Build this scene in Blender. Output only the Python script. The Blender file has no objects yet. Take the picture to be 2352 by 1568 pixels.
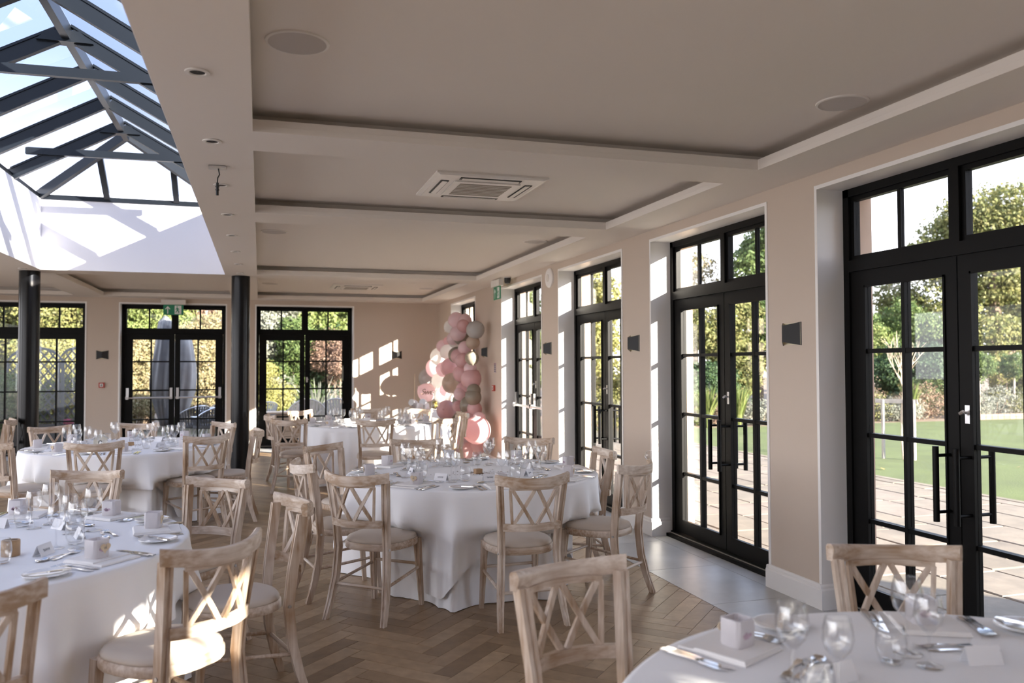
import bpy, math, random
import numpy as np
from mathutils import Vector, Matrix
random.seed(7)
PI = math.pi
sc = bpy.context.scene
col = sc.collection

# ------------------------------------------------------------------ camera
cam_d = bpy.data.cameras.new('camera')
cam = bpy.data.objects.new('camera', cam_d); col.objects.link(cam); sc.camera = cam
cam_d.sensor_fit = 'HORIZONTAL'; cam_d.sensor_width = 36.0
cam_d.lens = 1889.39 * 36.0 / 2352.0
YAW, PITCH, ROLL = .2976, .0283, -.0033
_r = Vector((math.cos(YAW), -math.sin(YAW), 0)); _f = Vector((math.sin(YAW), math.cos(YAW), 0)); _u = Vector((0, 0, 1))
_f2 = _f*math.cos(PITCH) + _u*math.sin(PITCH); _u2 = _u*math.cos(PITCH) - _f*math.sin(PITCH)
_r3 = _r*math.cos(ROLL) + _u2*math.sin(ROLL); _u3 = _u2*math.cos(ROLL) - _r*math.sin(ROLL)
m = Matrix((_r3, _u3, -_f2)).transposed().to_4x4(); m.translation = Vector((0, 0, 1.52))
cam.matrix_world = m
cam_d.clip_start = .05; cam_d.clip_end = 400
cam_d.dof.use_dof = True; cam_d.dof.focus_distance = 5.3; cam_d.dof.aperture_fstop = 2.4

# ------------------------------------------------------------------ sky, sun, exposure
sc.view_settings.view_transform = 'Standard'; sc.view_settings.look = 'None'
sc.view_settings.gamma = 1.0; sc.view_settings.use_curve_mapping = False
sc.view_settings.exposure = 2.68
sc.cycles.max_bounces = 9; sc.cycles.diffuse_bounces = 5; sc.cycles.glossy_bounces = 4
sc.cycles.transmission_bounces = 8; sc.cycles.transparent_max_bounces = 32
sc.cycles.caustics_reflective = False; sc.cycles.caustics_refractive = False
sc.cycles.sample_clamp_indirect = 8.0; sc.cycles.use_adaptive_sampling = True; sc.cycles.adaptive_threshold = .04
w = bpy.data.worlds.new('sky'); sc.world = w; w.use_nodes = True
nt = w.node_tree; nt.nodes.clear()
def wn(t, **k):
    n = nt.nodes.new(t)
    for a, b in k.items(): setattr(n, a, b)
    return n
out = wn('ShaderNodeOutputWorld'); bg = wn('ShaderNodeBackground'); tc = wn('ShaderNodeTexCoord'); sep = wn('ShaderNodeSeparateXYZ')
rmp = wn('ShaderNodeValToRGB'); noi = wn('ShaderNodeTexNoise'); mp = wn('ShaderNodeMapping'); r2 = wn('ShaderNodeValToRGB'); mix = wn('ShaderNodeMixRGB')
nt.links.new(tc.outputs['Generated'], sep.inputs[0]); nt.links.new(sep.outputs['Z'], rmp.inputs[0])
e = rmp.color_ramp.elements
e[0].position = 0.0; e[0].color = (.67, .66, .69, 1); e[1].position = 1.0; e[1].color = (.14, .18, .28, 1)
x = e.new(.12); x.color = (.63, .64, .71, 1); x = e.new(.32); x.color = (.24, .29, .41, 1)
mp.inputs['Scale'].default_value = (1.2, 3.0, 3.0); nt.links.new(tc.outputs['Generated'], mp.inputs[0])
noi.inputs['Scale'].default_value = 2.4; noi.inputs['Detail'].default_value = 5; nt.links.new(mp.outputs[0], noi.inputs[0])
r2.color_ramp.elements[0].position = .54; r2.color_ramp.elements[1].position = .80
nt.links.new(noi.outputs['Fac'], r2.inputs[0]); nt.links.new(r2.outputs[0], mix.inputs[0])
nt.links.new(rmp.outputs[0], mix.inputs[1]); mix.inputs[2].default_value = (.55, .54, .56, 1)
nt.links.new(mix.outputs[0], bg.inputs[0]); bg.inputs[1].default_value = 1.3
nt.links.new(bg.outputs[0], out.inputs[0])
sd = bpy.data.lights.new('sun', 'SUN'); sun = bpy.data.objects.new('sun', sd); col.objects.link(sun)
sd.energy = 5.8; sd.color = (1.0, .90, .78); sd.angle = .0093
SUN = Vector((-.75, 1.0, -.37)).normalized()
sun.rotation_euler = SUN.to_track_quat('-Z', 'Y').to_euler(); sun.location = (20, -20, 14)
# fill lamp added along the unseen left wall to lift the hall's ambient light
def area(name, loc, rot, sx, sy, power, c):
    d = bpy.data.lights.new(name, 'AREA'); d.shape = 'RECTANGLE'; d.size = sx; d.size_y = sy; d.energy = power; d.color = c
    o = bpy.data.objects.new(name, d); col.objects.link(o); o.location = loc; o.rotation_euler = rot
area('left_side_fill', (-6.1, 4.0, 1.4), (0, -PI/2, 0), 2.4, 18.0, 36, (.95, .97, 1.0))

# ------------------------------------------------------------------ mesh and scene helpers
class MB:
    def __init__(s): s.v = []; s.f = []
    def add(s, vs, fs):
        b = len(s.v); s.v.extend([tuple(p) for p in vs]); s.f.extend([tuple(i+b for i in q) for q in fs]); return s
    def box(s, x0, y0, z0, x1, y1, z1):
        return s.add([(x0,y0,z0),(x1,y0,z0),(x1,y1,z0),(x0,y1,z0),(x0,y0,z1),(x1,y0,z1),(x1,y1,z1),(x0,y1,z1)],
                     [(0,3,2,1),(4,5,6,7),(0,1,5,4),(1,2,6,5),(2,3,7,6),(3,0,4,7)])
    def bev(s, x0, y0, z0, x1, y1, z1, b):
        """box with a chamfer on its four top edges"""
        return s.add([(x0,y0,z0),(x1,y0,z0),(x1,y1,z0),(x0,y1,z0),(x0,y0,z1-b),(x1,y0,z1-b),(x1,y1,z1-b),(x0,y1,z1-b),
                      (x0+b,y0+b,z1),(x1-b,y0+b,z1),(x1-b,y1-b,z1),(x0+b,y1-b,z1)],
                     [(0,3,2,1),(0,1,5,4),(1,2,6,5),(2,3,7,6),(3,0,4,7),(4,5,9,8),(5,6,10,9),(6,7,11,10),(7,4,8,11),(8,9,10,11)])
    def loft(s, rings, caps=True, closed=True):
        n = len(rings[0]); b = len(s.v)
        for r in rings: s.v.extend([tuple(p) for p in r])
        for i in range(len(rings)-1):
            for j in range(n if closed else n-1):
                k = (j+1) % n
                s.f.append((b+i*n+j, b+i*n+k, b+(i+1)*n+k, b+(i+1)*n+j))
        if caps:
            s.f.append(tuple(b+j for j in reversed(range(n)))); s.f.append(tuple(b+(len(rings)-1)*n+j for j in range(n)))
        return s
    def tube(s, pts, rad, n=8, caps=True):
        pts = [Vector(p) for p in pts]; rings = []
        if not hasattr(rad, '__len__'): rad = [rad]*len(pts)
        up = None
        for i, p in enumerate(pts):
            t = (pts[min(i+1, len(pts)-1)] - pts[max(i-1, 0)]).normalized()
            if up is None: up = Vector((0,0,1)) if abs(t.z) < .9 else Vector((1,0,0))
            a = t.cross(up).normalized(); c = a.cross(t).normalized(); up = c
            rings.append([p + (a*math.cos(2*PI*k/n) + c*math.sin(2*PI*k/n))*rad[i] for k in range(n)])
        return s.loft(rings, caps)
    def sweep(s, pts, nrm, sec, caps=True):
        """section (a along nrm, b along z) carried along pts"""
        return s.loft([[Vector(p) + Vector(nn)*a + Vector((0,0,1))*b for a, b in sec] for p, nn in zip(pts, nrm)], caps)
    def lathe(s, prof, n=20, c=(0,0,0), caps=False):
        rings = [[(c[0]+r*math.cos(2*PI*k/n), c[1]+r*math.sin(2*PI*k/n), c[2]+z) for k in range(n)] for r, z in prof]
        return s.loft(rings, caps)
    def bar(s, p, q, a, b, ref=(0,0,1)):
        """rectangular bar from p to q, a wide across, b along ref"""
        p = Vector(p); q = Vector(q); t = (q-p).normalized(); rf = Vector(ref); x = t.cross(rf).normalized(); y = x.cross(t)
        return s.loft([[o + x*i*a/2 + y*j*b/2 for i, j in ((-1,-1),(1,-1),(1,1),(-1,1))] for o in (p, q)])
    def mesh(s, name, smooth=False):
        me = bpy.data.meshes.new(name); me.from_pydata(s.v, [], s.f); me.update()
        if smooth:
            me.polygons.foreach_set('use_smooth', [True]*len(me.polygons))
            if smooth != 'all':
                me.set_sharp_from_angle(angle=math.radians(40))
        return me
    def build(s, name, mat, parent=None, smooth=False, **k):
        return put(name, s.mesh(name, smooth), mat, parent, **k)
def put(name, me, mat=None, parent=None, loc=None, rz=None, label=None, cat=None, group=None, kind=None):
    o = bpy.data.objects.new(name, me); col.objects.link(o)
    if mat is not None and me is not None and not me.materials: me.materials.append(mat)
    if parent is not None: o.parent = parent
    if loc is not None: o.location = loc
    if rz is not None: o.rotation_euler = (0, 0, rz)
    if label: o['label'] = label
    if cat: o['category'] = cat
    if group: o['group'] = group
    if kind: o['kind'] = kind
    return o
def thing(name, label, cat, loc=(0,0,0), rz=0, group=None, kind=None):
    return put(name, None, None, None, loc, rz, label, cat, group, kind)
def copy_tree(o, parent=None):
    c = o.copy(); col.objects.link(c); c.parent = parent
    for ch in o.children: copy_tree(ch, c)
    return c
def place(o, loc, rz=0, label=None, group=None):
    o.location = loc; o.rotation_euler = (0, 0, rz)
    if label: o['label'] = label
    if group: o['group'] = group
    return o

# ------------------------------------------------------------------ materials
def mat(name):
    m = bpy.data.materials.new(name); m.use_nodes = True; t = m.node_tree; b = t.nodes['Principled BSDF']; return m, t, b
def N(t, ty, **k):
    n = t.nodes.new(ty)
    for a, v in k.items():
        if a == 'ins':
            for i, x in v.items(): n.inputs[i].default_value = x
        else: setattr(n, a, v)
    return n
def plain(name, c, rough=.5, metal=0., bump=0., bs=200., spec=.5, var=0., vs=3., trans=0.):
    m, t, b = mat(name)
    b.inputs['Base Color'].default_value = (*c, 1); b.inputs['Roughness'].default_value = rough; b.inputs['Metallic'].default_value = metal
    b.inputs['Specular IOR Level'].default_value = spec
    if var or bump: tc = N(t, 'ShaderNodeTexCoord')
    if var:
        n = N(t, 'ShaderNodeTexNoise', ins={'Scale': vs, 'Detail': 5}); t.links.new(tc.outputs['Object'], n.inputs[0])
        r = N(t, 'ShaderNodeValToRGB'); r.color_ramp.elements[0].position = .3; r.color_ramp.elements[1].position = .7
        r.color_ramp.elements[0].color = (*[x*(1-var) for x in c], 1); r.color_ramp.elements[1].color = (*[min(1, x*(1+var)) for x in c], 1)
        t.links.new(n.outputs['Fac'], r.inputs[0]); t.links.new(r.outputs[0], b.inputs['Base Color'])
    if bump:
        n2 = N(t, 'ShaderNodeTexNoise', ins={'Scale': bs, 'Detail': 3}); t.links.new(tc.outputs['Object'], n2.inputs[0])
        bp = N(t, 'ShaderNodeBump', ins={'Strength': bump, 'Distance': .01}); t.links.new(n2.outputs['Fac'], bp.inputs['Height']); t.links.new(bp.outputs[0], b.inputs['Normal'])
    if trans:
        out = t.nodes['Material Output']; tr = N(t, 'ShaderNodeBsdfTranslucent'); tr.inputs[0].default_value = (*c, 1)
        mx = N(t, 'ShaderNodeMixShader', ins={0: trans}); t.links.new(b.outputs[0], mx.inputs[1]); t.links.new(tr.outputs[0], mx.inputs[2]); t.links.new(mx.outputs[0], out.inputs[0])
    return m
def glass(name, tint=(.97, .985, .98), refl=1.0, rough=0.0, base=.0):
    """thin clear glass: transparent with a Fresnel mirror layer"""
    m = bpy.data.materials.new(name); m.use_nodes = True; t = m.node_tree; t.nodes.clear()
    o = N(t, 'ShaderNodeOutputMaterial'); tr = N(t, 'ShaderNodeBsdfTransparent'); tr.inputs[0].default_value = (*tint, 1)
    gl = N(t, 'ShaderNodeBsdfGlossy', ins={'Roughness': rough}); lw = N(t, 'ShaderNodeLayerWeight', ins={'Blend': .5})
    pw = N(t, 'ShaderNodeMath', operation='POWER', ins={1: 5.0}); ma = N(t, 'ShaderNodeMath', operation='MULTIPLY_ADD', use_clamp=True, ins={1: .96*refl, 2: .04*refl+base}); mx = N(t, 'ShaderNodeMixShader')
    t.links.new(lw.outputs['Facing'], pw.inputs[0]); t.links.new(pw.outputs[0], ma.inputs[0]); t.links.new(ma.outputs[0], mx.inputs[0]); t.links.new(tr.outputs[0], mx.inputs[1]); t.links.new(gl.outputs[0], mx.inputs[2]); t.links.new(mx.outputs[0], o.inputs[0])
    return m
def wood(name, dark, light, grain=(50, 50, 5), patch=7., rough=.5, lo=.38, hi=.66):
    m, t, b = mat(name); tc = N(t, 'ShaderNodeTexCoord'); oi = N(t, 'ShaderNodeObjectInfo')
    ad = N(t, 'ShaderNodeVectorMath', operation='ADD'); sc_ = N(t, 'ShaderNodeVectorMath', operation='SCALE', ins={'Scale': 13.})
    cx = N(t, 'ShaderNodeCombineXYZ')
    for i in range(3): t.links.new(oi.outputs['Random'], cx.inputs[i])
    t.links.new(cx.outputs[0], sc_.inputs[0]); t.links.new(tc.outputs['Object'], ad.inputs[0]); t.links.new(sc_.outputs[0], ad.inputs[1])
    mp = N(t, 'ShaderNodeMapping'); mp.inputs['Scale'].default_value = grain; t.links.new(ad.outputs[0], mp.inputs[0])
    n1 = N(t, 'ShaderNodeTexNoise', ins={'Scale': 1.0, 'Detail': 3, 'Roughness': .5}); t.links.new(mp.outputs[0], n1.inputs[0])
    n2 = N(t, 'ShaderNodeTexNoise', ins={'Scale': patch, 'Detail': 4}); t.links.new(ad.outputs[0], n2.inputs[0])
    mth = N(t, 'ShaderNodeMath', operation='MULTIPLY_ADD', ins={1: .40, 2: 0.}); t.links.new(n1.outputs['Fac'], mth.inputs[0])
    m2 = N(t, 'ShaderNodeMath', operation='MULTIPLY_ADD', ins={1: .62}); t.links.new(n2.outputs['Fac'], m2.inputs[0]); t.links.new(mth.outputs[0], m2.inputs[2])
    r = N(t, 'ShaderNodeValToRGB'); r.color_ramp.elements[0].position = lo; r.color_ramp.elements[1].position = hi
    r.color_ramp.elements[0].color = (*dark, 1); r.color_ramp.elements[1].color = (*light, 1)
    t.links.new(m2.outputs[0], r.inputs[0]); t.links.new(r.outputs[0], b.inputs['Base Color']); b.inputs['Roughness'].default_value = rough
    bp = N(t, 'ShaderNodeBump', ins={'Strength': .12, 'Distance': .004}); t.links.new(n1.outputs['Fac'], bp.inputs['Height']); t.links.new(bp.outputs[0], b.inputs['Normal'])
    return m
def varied(name, cols, rough=.6, island=True, grain=None, trans=0., bump=0., spec=.5, world=False):
    """colour picked per piece (object and mesh island) from a ramp, plus grain"""
    m, t, b = mat(name); oi = N(t, 'ShaderNodeObjectInfo'); ge = N(t, 'ShaderNodeNewGeometry')
    a = N(t, 'ShaderNodeMath', operation='ADD'); t.links.new(oi.outputs['Random'], a.inputs[0]); t.links.new(ge.outputs['Random Per Island'], a.inputs[1])
    fr = N(t, 'ShaderNodeMath', operation='FRACT'); t.links.new(a.outputs[0], fr.inputs[0])
    r = N(t, 'ShaderNodeValToRGB'); el = r.color_ramp.elements
    while len(el) < len(cols): el.new(.5)
    for i, c in enumerate(cols): el[i].position = i/(len(cols)-1); el[i].color = (*c, 1)
    t.links.new(fr.outputs[0], r.inputs[0]); src = r.outputs[0]
    if grain:
        tc = N(t, 'ShaderNodeTexCoord'); mp = N(t, 'ShaderNodeMapping'); mp.inputs['Scale'].default_value = grain[0]
        gs = ge.outputs['Position'] if world else tc.outputs['Object']
        if world:
            cx = N(t, 'ShaderNodeCombineXYZ'); ml = N(t, 'ShaderNodeMath', operation='MULTIPLY', ins={1: 37.}); t.links.new(fr.outputs[0], ml.inputs[0]); t.links.new(ml.outputs[0], cx.inputs[2])
            ad = N(t, 'ShaderNodeVectorMath', operation='ADD'); t.links.new(gs, ad.inputs[0]); t.links.new(cx.outputs[0], ad.inputs[1]); gs = ad.outputs[0]
        t.links.new(gs, mp.inputs[0])
        n = N(t, 'ShaderNodeTexNoise', ins={'Scale': 1.0, 'Detail': 6, 'Roughness': .6}); t.links.new(mp.outputs[0], n.inputs[0])
        mr = N(t, 'ShaderNodeMapRange', ins={1: .3, 2: .7, 3: 1-grain[1], 4: 1+grain[1]}); t.links.new(n.outputs['Fac'], mr.inputs[0])
        vm = N(t, 'ShaderNodeVectorMath', operation='SCALE'); t.links.new(src, vm.inputs[0]); t.links.new(mr.outputs[0], vm.inputs['Scale']); src = vm.outputs[0]
        if bump:
            bp = N(t, 'ShaderNodeBump', ins={'Strength': bump, 'Distance': .02}); t.links.new(n.outputs['Fac'], bp.inputs['Height']); t.links.new(bp.outputs[0], b.inputs['Normal'])
    t.links.new(src, b.inputs['Base Color']); b.inputs['Roughness'].default_value = rough; b.inputs['Specular IOR Level'].default_value = spec
    if trans:
        o = t.nodes['Material Output']; tr = N(t, 'ShaderNodeBsdfTranslucent'); t.links.new(src, tr.inputs[0])
        mx = N(t, 'ShaderNodeMixShader', ins={0: trans}); t.links.new(b.outputs[0], mx.inputs[1]); t.links.new(tr.outputs[0], mx.inputs[2]); t.links.new(mx.outputs[0], o.inputs[0])
    return m
M = {}
M['wall'] = plain('wall_paint', (.60, .505, .42), .75, bump=.05, bs=260)
M['ceil'] = plain('ceiling_paint', (.80, .745, .69), .8)
M['white'] = plain('white_trim', (.88, .86, .84), .4)
M['welltop'] = plain('well_paint', (.86, .84, .85), .7)
M['black'] = plain('black_aluminium', (.004, .0038, .0036), .45, spec=.14)
M['steel_dark'] = plain('skylight_steel', (.011, .014, .018), .36, spec=.35)
M['colblack'] = plain('column_black', (.004, .004, .0045), .25, spec=.3)
M['glass'] = glass('window_glass', (.975, .985, .98), .75)
M['roofglass'] = glass('roof_glass', (.37, .405, .465), 1.0)
M['wine'] = glass('drinking_glass', (.99, .992, .994), 1.5, base=.015)
M['outer'] = plain('outer_stone', (.62, .44, .32), .85, bump=.1, bs=60, var=.1, vs=4)
M['lw_v'] = wood('limewash_upright', (.36, .235, .14), (.76, .665, .57), (60, 60, 2.5), 4.)
M['lw_h'] = wood('limewash_across', (.36, .235, .14), (.76, .665, .57), (2.5, 60, 60), 4.)
M['pad'] = plain('seat_fabric', (.55, .475, .40), .75, bump=.08, bs=400, spec=.3)
M['cloth'] = plain('white_linen', (.93, .93, .94), .8, bump=.04, bs=500, spec=.2)
M['napkin'] = plain('napkin_linen', (.85, .825, .80), .8, bump=.06, bs=300, spec=.2)
M['china'] = plain('china', (.84, .83, .82), .12)
M['steel'] = plain('cutlery_steel', (.72, .71, .70), .14, 1.0)
M['silver'] = plain('satin_metal', (.75, .75, .76), .28, 1.0)
M['card'] = plain('card', (.86, .85, .86), .7)
M['ink'] = plain('ink', (.16, .15, .17), .7)
M['frost'] = plain('frosted_votive', (.80, .77, .78), .35, var=.06, vs=18, trans=.35)
M['flower'] = plain('pressed_flower', (.58, .44, .52), .8, var=.3, vs=60)
M['heart'] = plain('birch_ply', (.72, .58, .40), .6, var=.08, vs=30)
M['oakblock'] = plain('oak_block', (.40, .25, .13), .55, var=.15, vs=20)
M['oak'] = varied('oak_blocks', [(.19,.12,.064),(.30,.20,.115),(.24,.155,.086),(.36,.25,.15),(.27,.178,.10)], .40, spec=.35, grain=((14, 14, 3), .16), world=True, bump=.05)
M['floorbase'] = plain('floor_base', (.10, .065, .04), .8)
M['tile'] = varied('grey_tile', [(.40,.395,.385),(.47,.465,.455),(.43,.43,.425)], .38, grain=((2.4, 2.4, 2.4), .16), world=True, bump=.03)
M['sconce'] = plain('sconce_black', (.010, .010, .010), .55)
M['sconcein'] = plain('sconce_cream', (.72, .66, .50), .5)
M['spk'] = plain('speaker_mesh', (.56, .52, .49), .8, bump=.2, bs=700)
M['plastic'] = plain('white_plastic', (.78, .745, .70), .4)
M['grille'] = plain('ac_grille', (.42, .37, .31), .7)
M['slot'] = plain('dark_slot', (.015, .014, .013), .6)
M['green'] = plain('exit_green', (.02, .26, .13), .4)
M['exitwhite'] = plain('exit_white', (.85, .87, .85), .4)
M['red'] = plain('alarm_red', (.42, .05, .03), .4)

# ================================================================== the hall
XR, YF, ZS, ZC, HEAD = 3.34, 15.73, 2.715, 2.835, 2.615
XL, YB = -6.32, -7.2
OW = 1.745
R_OP = [-4.52, -2.15, .22, 2.603, 4.90, 7.27, 9.635, 12.915]
F_OP = [-4.63, -2.335, -.062]
def wall_pieces(b, run0, run1, ops, w, head, f):
    """solid stretches of a wall with openings; f maps (u0,u1,z0,z1) to a box"""
    p = run0
    for o in ops:
        f(b, p, o, 0, 3.05); f(b, o, o+w, head, 3.05); p = o+w
    f(b, p, run1, 0, 3.05)
g = .012
b = MB(); wall_pieces(b, YB-.4, YF, [o-g for o in R_OP], OW+2*g, HEAD+g, lambda b, a, c, z0, z1: b.box(XR, a, z0, XR+.29, c, z1)); b.build('wall_right', M['wall'], kind='structure')
b = MB(); wall_pieces(b, YB-.4, YF+.42, [o-g for o in R_OP], OW+2*g, HEAD+g, lambda b, a, c, z0, z1: b.box(XR+.29, a, z0 if z0 else -.15, XR+.42, c, z1)); b.build('wall_right_outside', M['outer'], kind='structure')
b = MB(); wall_pieces(b, XL-.3, XR+.29, [o-g for o in F_OP], OW+2*g, HEAD+g, lambda b, a, c, z0, z1: b.box(a, YF, z0, c, YF+.29, z1)); b.build('wall_far', M['wall'], kind='structure')
b = MB(); wall_pieces(b, XL-.3, XR+.29, [o-g for o in F_OP], OW+2*g, HEAD+g, lambda b, a, c, z0, z1: b.box(a, YF+.29, z0 if z0 else -.15, c, YF+.42, z1)); b.build('wall_far_outside', M['outer'], kind='structure')
b = MB(); wall_pieces(b, YB-.3, YF, R_OP, OW, HEAD, lambda b, a, c, z0, z1: b.box(XL-.3, a, z0, XL, c, z1)); b.build('wall_left', M['wall'], kind='structure')
b = MB()
b.box(XL, YB-.3, 0, XR, YB, 3.05)
b.build('wall_back', M['wall'], kind='structure')
# unseen block added behind and to the right, shaped to keep sun off the near doors
b = MB(); b.box(5.5, -4.1, -.15, 10.55, -3.0, 6.4); b.box(5.47, -4.13, 6.4, 10.6, -2.95, 6.6)
b.build('shade_block', M['outer'], kind='structure')

# ---- floor: oak herringbone with a grey tile border
fl = MB(); fl.box(XL-.3, YB-.3, -.16, XR+.29, YF+.29, -.014); FLOOR = fl.build('floor', M['floorbase'], kind='structure')
PW, PL = .105, .525
BX, BYF = 2.742, YF-.6                  # border lines of the oak
n_ = 5; plank = []
c45 = math.sqrt(.5)
def clip(poly, a, bb, c):               # keep a*x+b*y<=c
    res = []
    for i in range(len(poly)):
        p, q = poly[i], poly[(i+1) % len(poly)]; dp, dq = a*p[0]+bb*p[1]-c, a*q[0]+bb*q[1]-c
        if dp <= 0: res.append(p)
        if dp*dq < 0: t = dp/(dp-dq); res.append((p[0]+(q[0]-p[0])*t, p[1]+(q[1]-p[1])*t))
    return res
def rot(u, v): return ((u-v)*c45 + .9, (u+v)*c45 + 5.0)
gp = .0011
for k in range(-95, 96):
    for q in range(-20, 21):
        for kind_ in (0, 1):
            a, d = k + q*n_, k - q*n_
            if kind_ == 0: u0, v0, u1, v1 = a*PW, d*PW, a*PW+PL, d*PW+PW
            else: u0, v0, u1, v1 = a*PW, (d+1)*PW, a*PW+PW, (d+1)*PW+PL
            pl = [rot(u0+gp, v0+gp), rot(u1-gp, v0+gp), rot(u1-gp, v1-gp), rot(u0+gp, v1-gp)]
            cx, cy = sum(p[0] for p in pl)/4, sum(p[1] for p in pl)/4
            if cy < -1.5 or not (XL-.4 < cx < BX+.4 and YB-.4 < cy < BYF+.4): continue
            for cl in ((1,0,BX-.004), (-1,0,-XL), (0,1,BYF-.004), (0,-1,-YB)):
                pl = clip(pl, *cl)
                if len(pl) < 3: break
            if len(pl) >= 3: plank.append((pl, cx, cy))
def near_key(p):
    x, y = p[1], p[2]; th = math.atan2(x, max(y, .01)) - YAW
    vis = abs(math.tan(th)) < .66 and y > 2.3 and x > -.9
    if math.hypot(x-1.47, y-5.78) < .75 or math.hypot(x+1.21, y-4.13) < .85 or math.hypot(x-1.585, y-1.346) < .85: vis = False
    return (0 if vis else 1, math.hypot(x, y))
plank.sort(key=near_key)
def plank_mesh(b, pl, dz):
    n = len(pl); cx = sum(p[0] for p in pl)/n; cy = sum(p[1] for p in pl)/n; ch = .0016
    def ins(p):
        dx, dy = cx-p[0], cy-p[1]; L = math.hypot(dx, dy); return (p[0]+dx/L*ch, p[1]+dy/L*ch)
    b.loft([[(*p, -.013) for p in pl], [(*p, -.0012+dz) for p in pl], [(*ins(p), dz) for p in pl]], caps=False)
    k = len(b.v); b.f.append(tuple(range(k-n, k)))
for pl, cx, cy in plank[:300]:
    b = MB(); plank_mesh(b, [(p[0]-cx, p[1]-cy) for p in pl], random.uniform(-.0004, 0)); b.build('oak_block', M['oak'], FLOOR, loc=(cx, cy, 0))
b = MB()
for pl, cx, cy in plank[300:]: plank_mesh(b, pl, random.uniform(-.0004, 0))
b.build('oak_block_field', M['oak'], FLOOR, kind='stuff')
def tile(x0, y0, x1, y1):
    b = MB(); b.bev(x0-(x0+x1)/2+.0015, y0-(y0+y1)/2+.0015, -.013, x1-(x0+x1)/2-.0015, y1-(y0+y1)/2-.0015, 0, .0015)
    b.build('floor_tile', M['tile'], FLOOR, loc=((x0+x1)/2, (y0+y1)/2, 0))
y = YB+.15
while y < YF:
    y1 = min(y+.9, YF); tile(BX, y, 3.325, y1); y = y1
for o in R_OP: tile(3.325, o, 3.53, o+OW/2); tile(3.325, o+OW/2, 3.53, o+OW)
x = BX
while x > XL:
    x1 = max(x-.9, XL); tile(x1, BYF, x, YF-.01); x = x1
for o in F_OP: tile(o, YF-.01, o+OW, YF+.19)
b = MB(); b.box(BX-.004, YB, -.012, BX, BYF, .0006); b.box(XL, BYF-.004, -.012, BX, BYF, .0006); b.build('brass_edge_strip', plain('edge_strip', (.16,.12,.09), .4), FLOOR)

# ---- baseboards
def base_run(b, p0, p1, nrm):
    """skirting with a moulded top along p0-p1, nrm points into the room"""
    sec = [(0,0),(.020,0),(.020,.118),(.017,.126),(.012,.130),(.012,.142),(.008,.152),(0,.155)]
    b.sweep([(p0[0],p0[1],0),(p1[0],p1[1],0)], [(*nrm,0)]*2, sec)
bb = MB(); p = YB
for o in R_OP + [YF]:
    base_run(bb, (XR, p), (XR, o), (-1, 0))
    if o != YF: base_run(bb, (XR+.165, o), (XR-.02, o), (0, 1)); base_run(bb, (XR+.165, o+OW), (XR-.02, o+OW), (0, -1)); p = o+OW
bb.build('baseboard_right', M['white'], kind='structure')
bb = MB(); p = XL
for o in F_OP + [XR-.02]:
    base_run(bb, (p, YF), (o, YF), (0, -1)); p = o+OW
bb.build('baseboard_far', M['white'], kind='structure')

# ---- ceiling: soffit grid with lit coves round raised panels
def lip(b, x0, y0, x1, y1, t=.03, h=.064):
    """the fascia round one coffer"""
    z = ZS+.0302
    b.box(x0-t, y0-t, z, x1+t, y0, ZS+h); b.box(x0-t, y1, z, x1+t, y1+t, ZS+h)
    b.box(x0-t, y0, z, x0, y1, ZS+h); b.box(x1, y0, z, x1+t, y1, ZS+h)
CF = [(-.04, .3, 2.93, 4.37), (-.04, -6.8, 2.93, -.1), (-.04, 4.767, 2.93, 6.702), (-.04, 7.162, 2.93, 11.27), (-.04, 11.72, 2.93, 15.31),
      (-2.53, 11.86, -.47, 15.31),
      (-5.95, .3, -2.99, 4.37), (-5.95, 4.767, -2.99, 6.702), (-5.95, 7.162, -2.99, 11.27), (-5.95, 11.72, -2.99, 15.31)]
SKX0, SKX1, SKY0, SKY1 = -2.60, -.437, -5.05, 11.4
holes = [(a+0, b_, c, d) for a, b_, c, d in CF] + [(SKX0, SKY0, SKX1, SKY1)]
def grid_slab(b, holes, z0, z1, grow=0., X0=XL, X1=XR, Y0=YB, Y1=YF):
    hs = [(h[0]-grow, h[1]-grow, h[2]+grow, h[3]+grow) if i < len(holes)-1 else h for i, h in enumerate(holes)]
    xs = sorted({X0, X1, *[max(X0, min(X1, h[0])) for h in hs], *[max(X0, min(X1, h[2])) for h in hs]})
    ys = sorted({Y0, Y1, *[max(Y0, min(Y1, h[1])) for h in hs], *[max(Y0, min(Y1, h[3])) for h in hs]})
    for i in range(len(xs)-1):
        run = None
        for j in range(len(ys)-1):
            cx, cy = (xs[i]+xs[i+1])/2, (ys[j]+ys[j+1])/2
            solid = not any(h[0] < cx < h[2] and h[1] < cy < h[3] for h in hs)
            if solid and run is None: run = ys[j]
            if run is not None and (not solid or j == len(ys)-2):
                b.box(xs[i], run, z0, xs[i+1], ys[j+1] if solid else ys[j], z1); run = None
b = MB(); grid_slab(b, holes, ZS, ZS+.03); CEIL = b.build('ceiling', M['ceil'], kind='structure')
b = MB()
for c in CF: lip(b, *c)
b.build('coffer_fascia', M['ceil'], CEIL)
b = MB(); grid_slab(b, holes, ZS+.03, ZC+.02, .13); b.build('coffer_back', M['ceil'], CEIL)
for c in CF:
    bb = MB(); bb.box(c[0]-.15, max(c[1]-.15, YB-.1), ZC, c[2]+.15, c[3]+.15, ZC+.03); bb.build('coffer_panel', M['ceil'], CEIL)
b = MB(); grid_slab(b, [(0,0,0,0), (SKX0-.1, SKY0-.1, SKX1+.1, SKY1+.1)], 2.92, 3.05, 0, XL-.3, XR+.42, YB-.3, YF+.42); b.build('roof', M['outer'], kind='structure')

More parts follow.
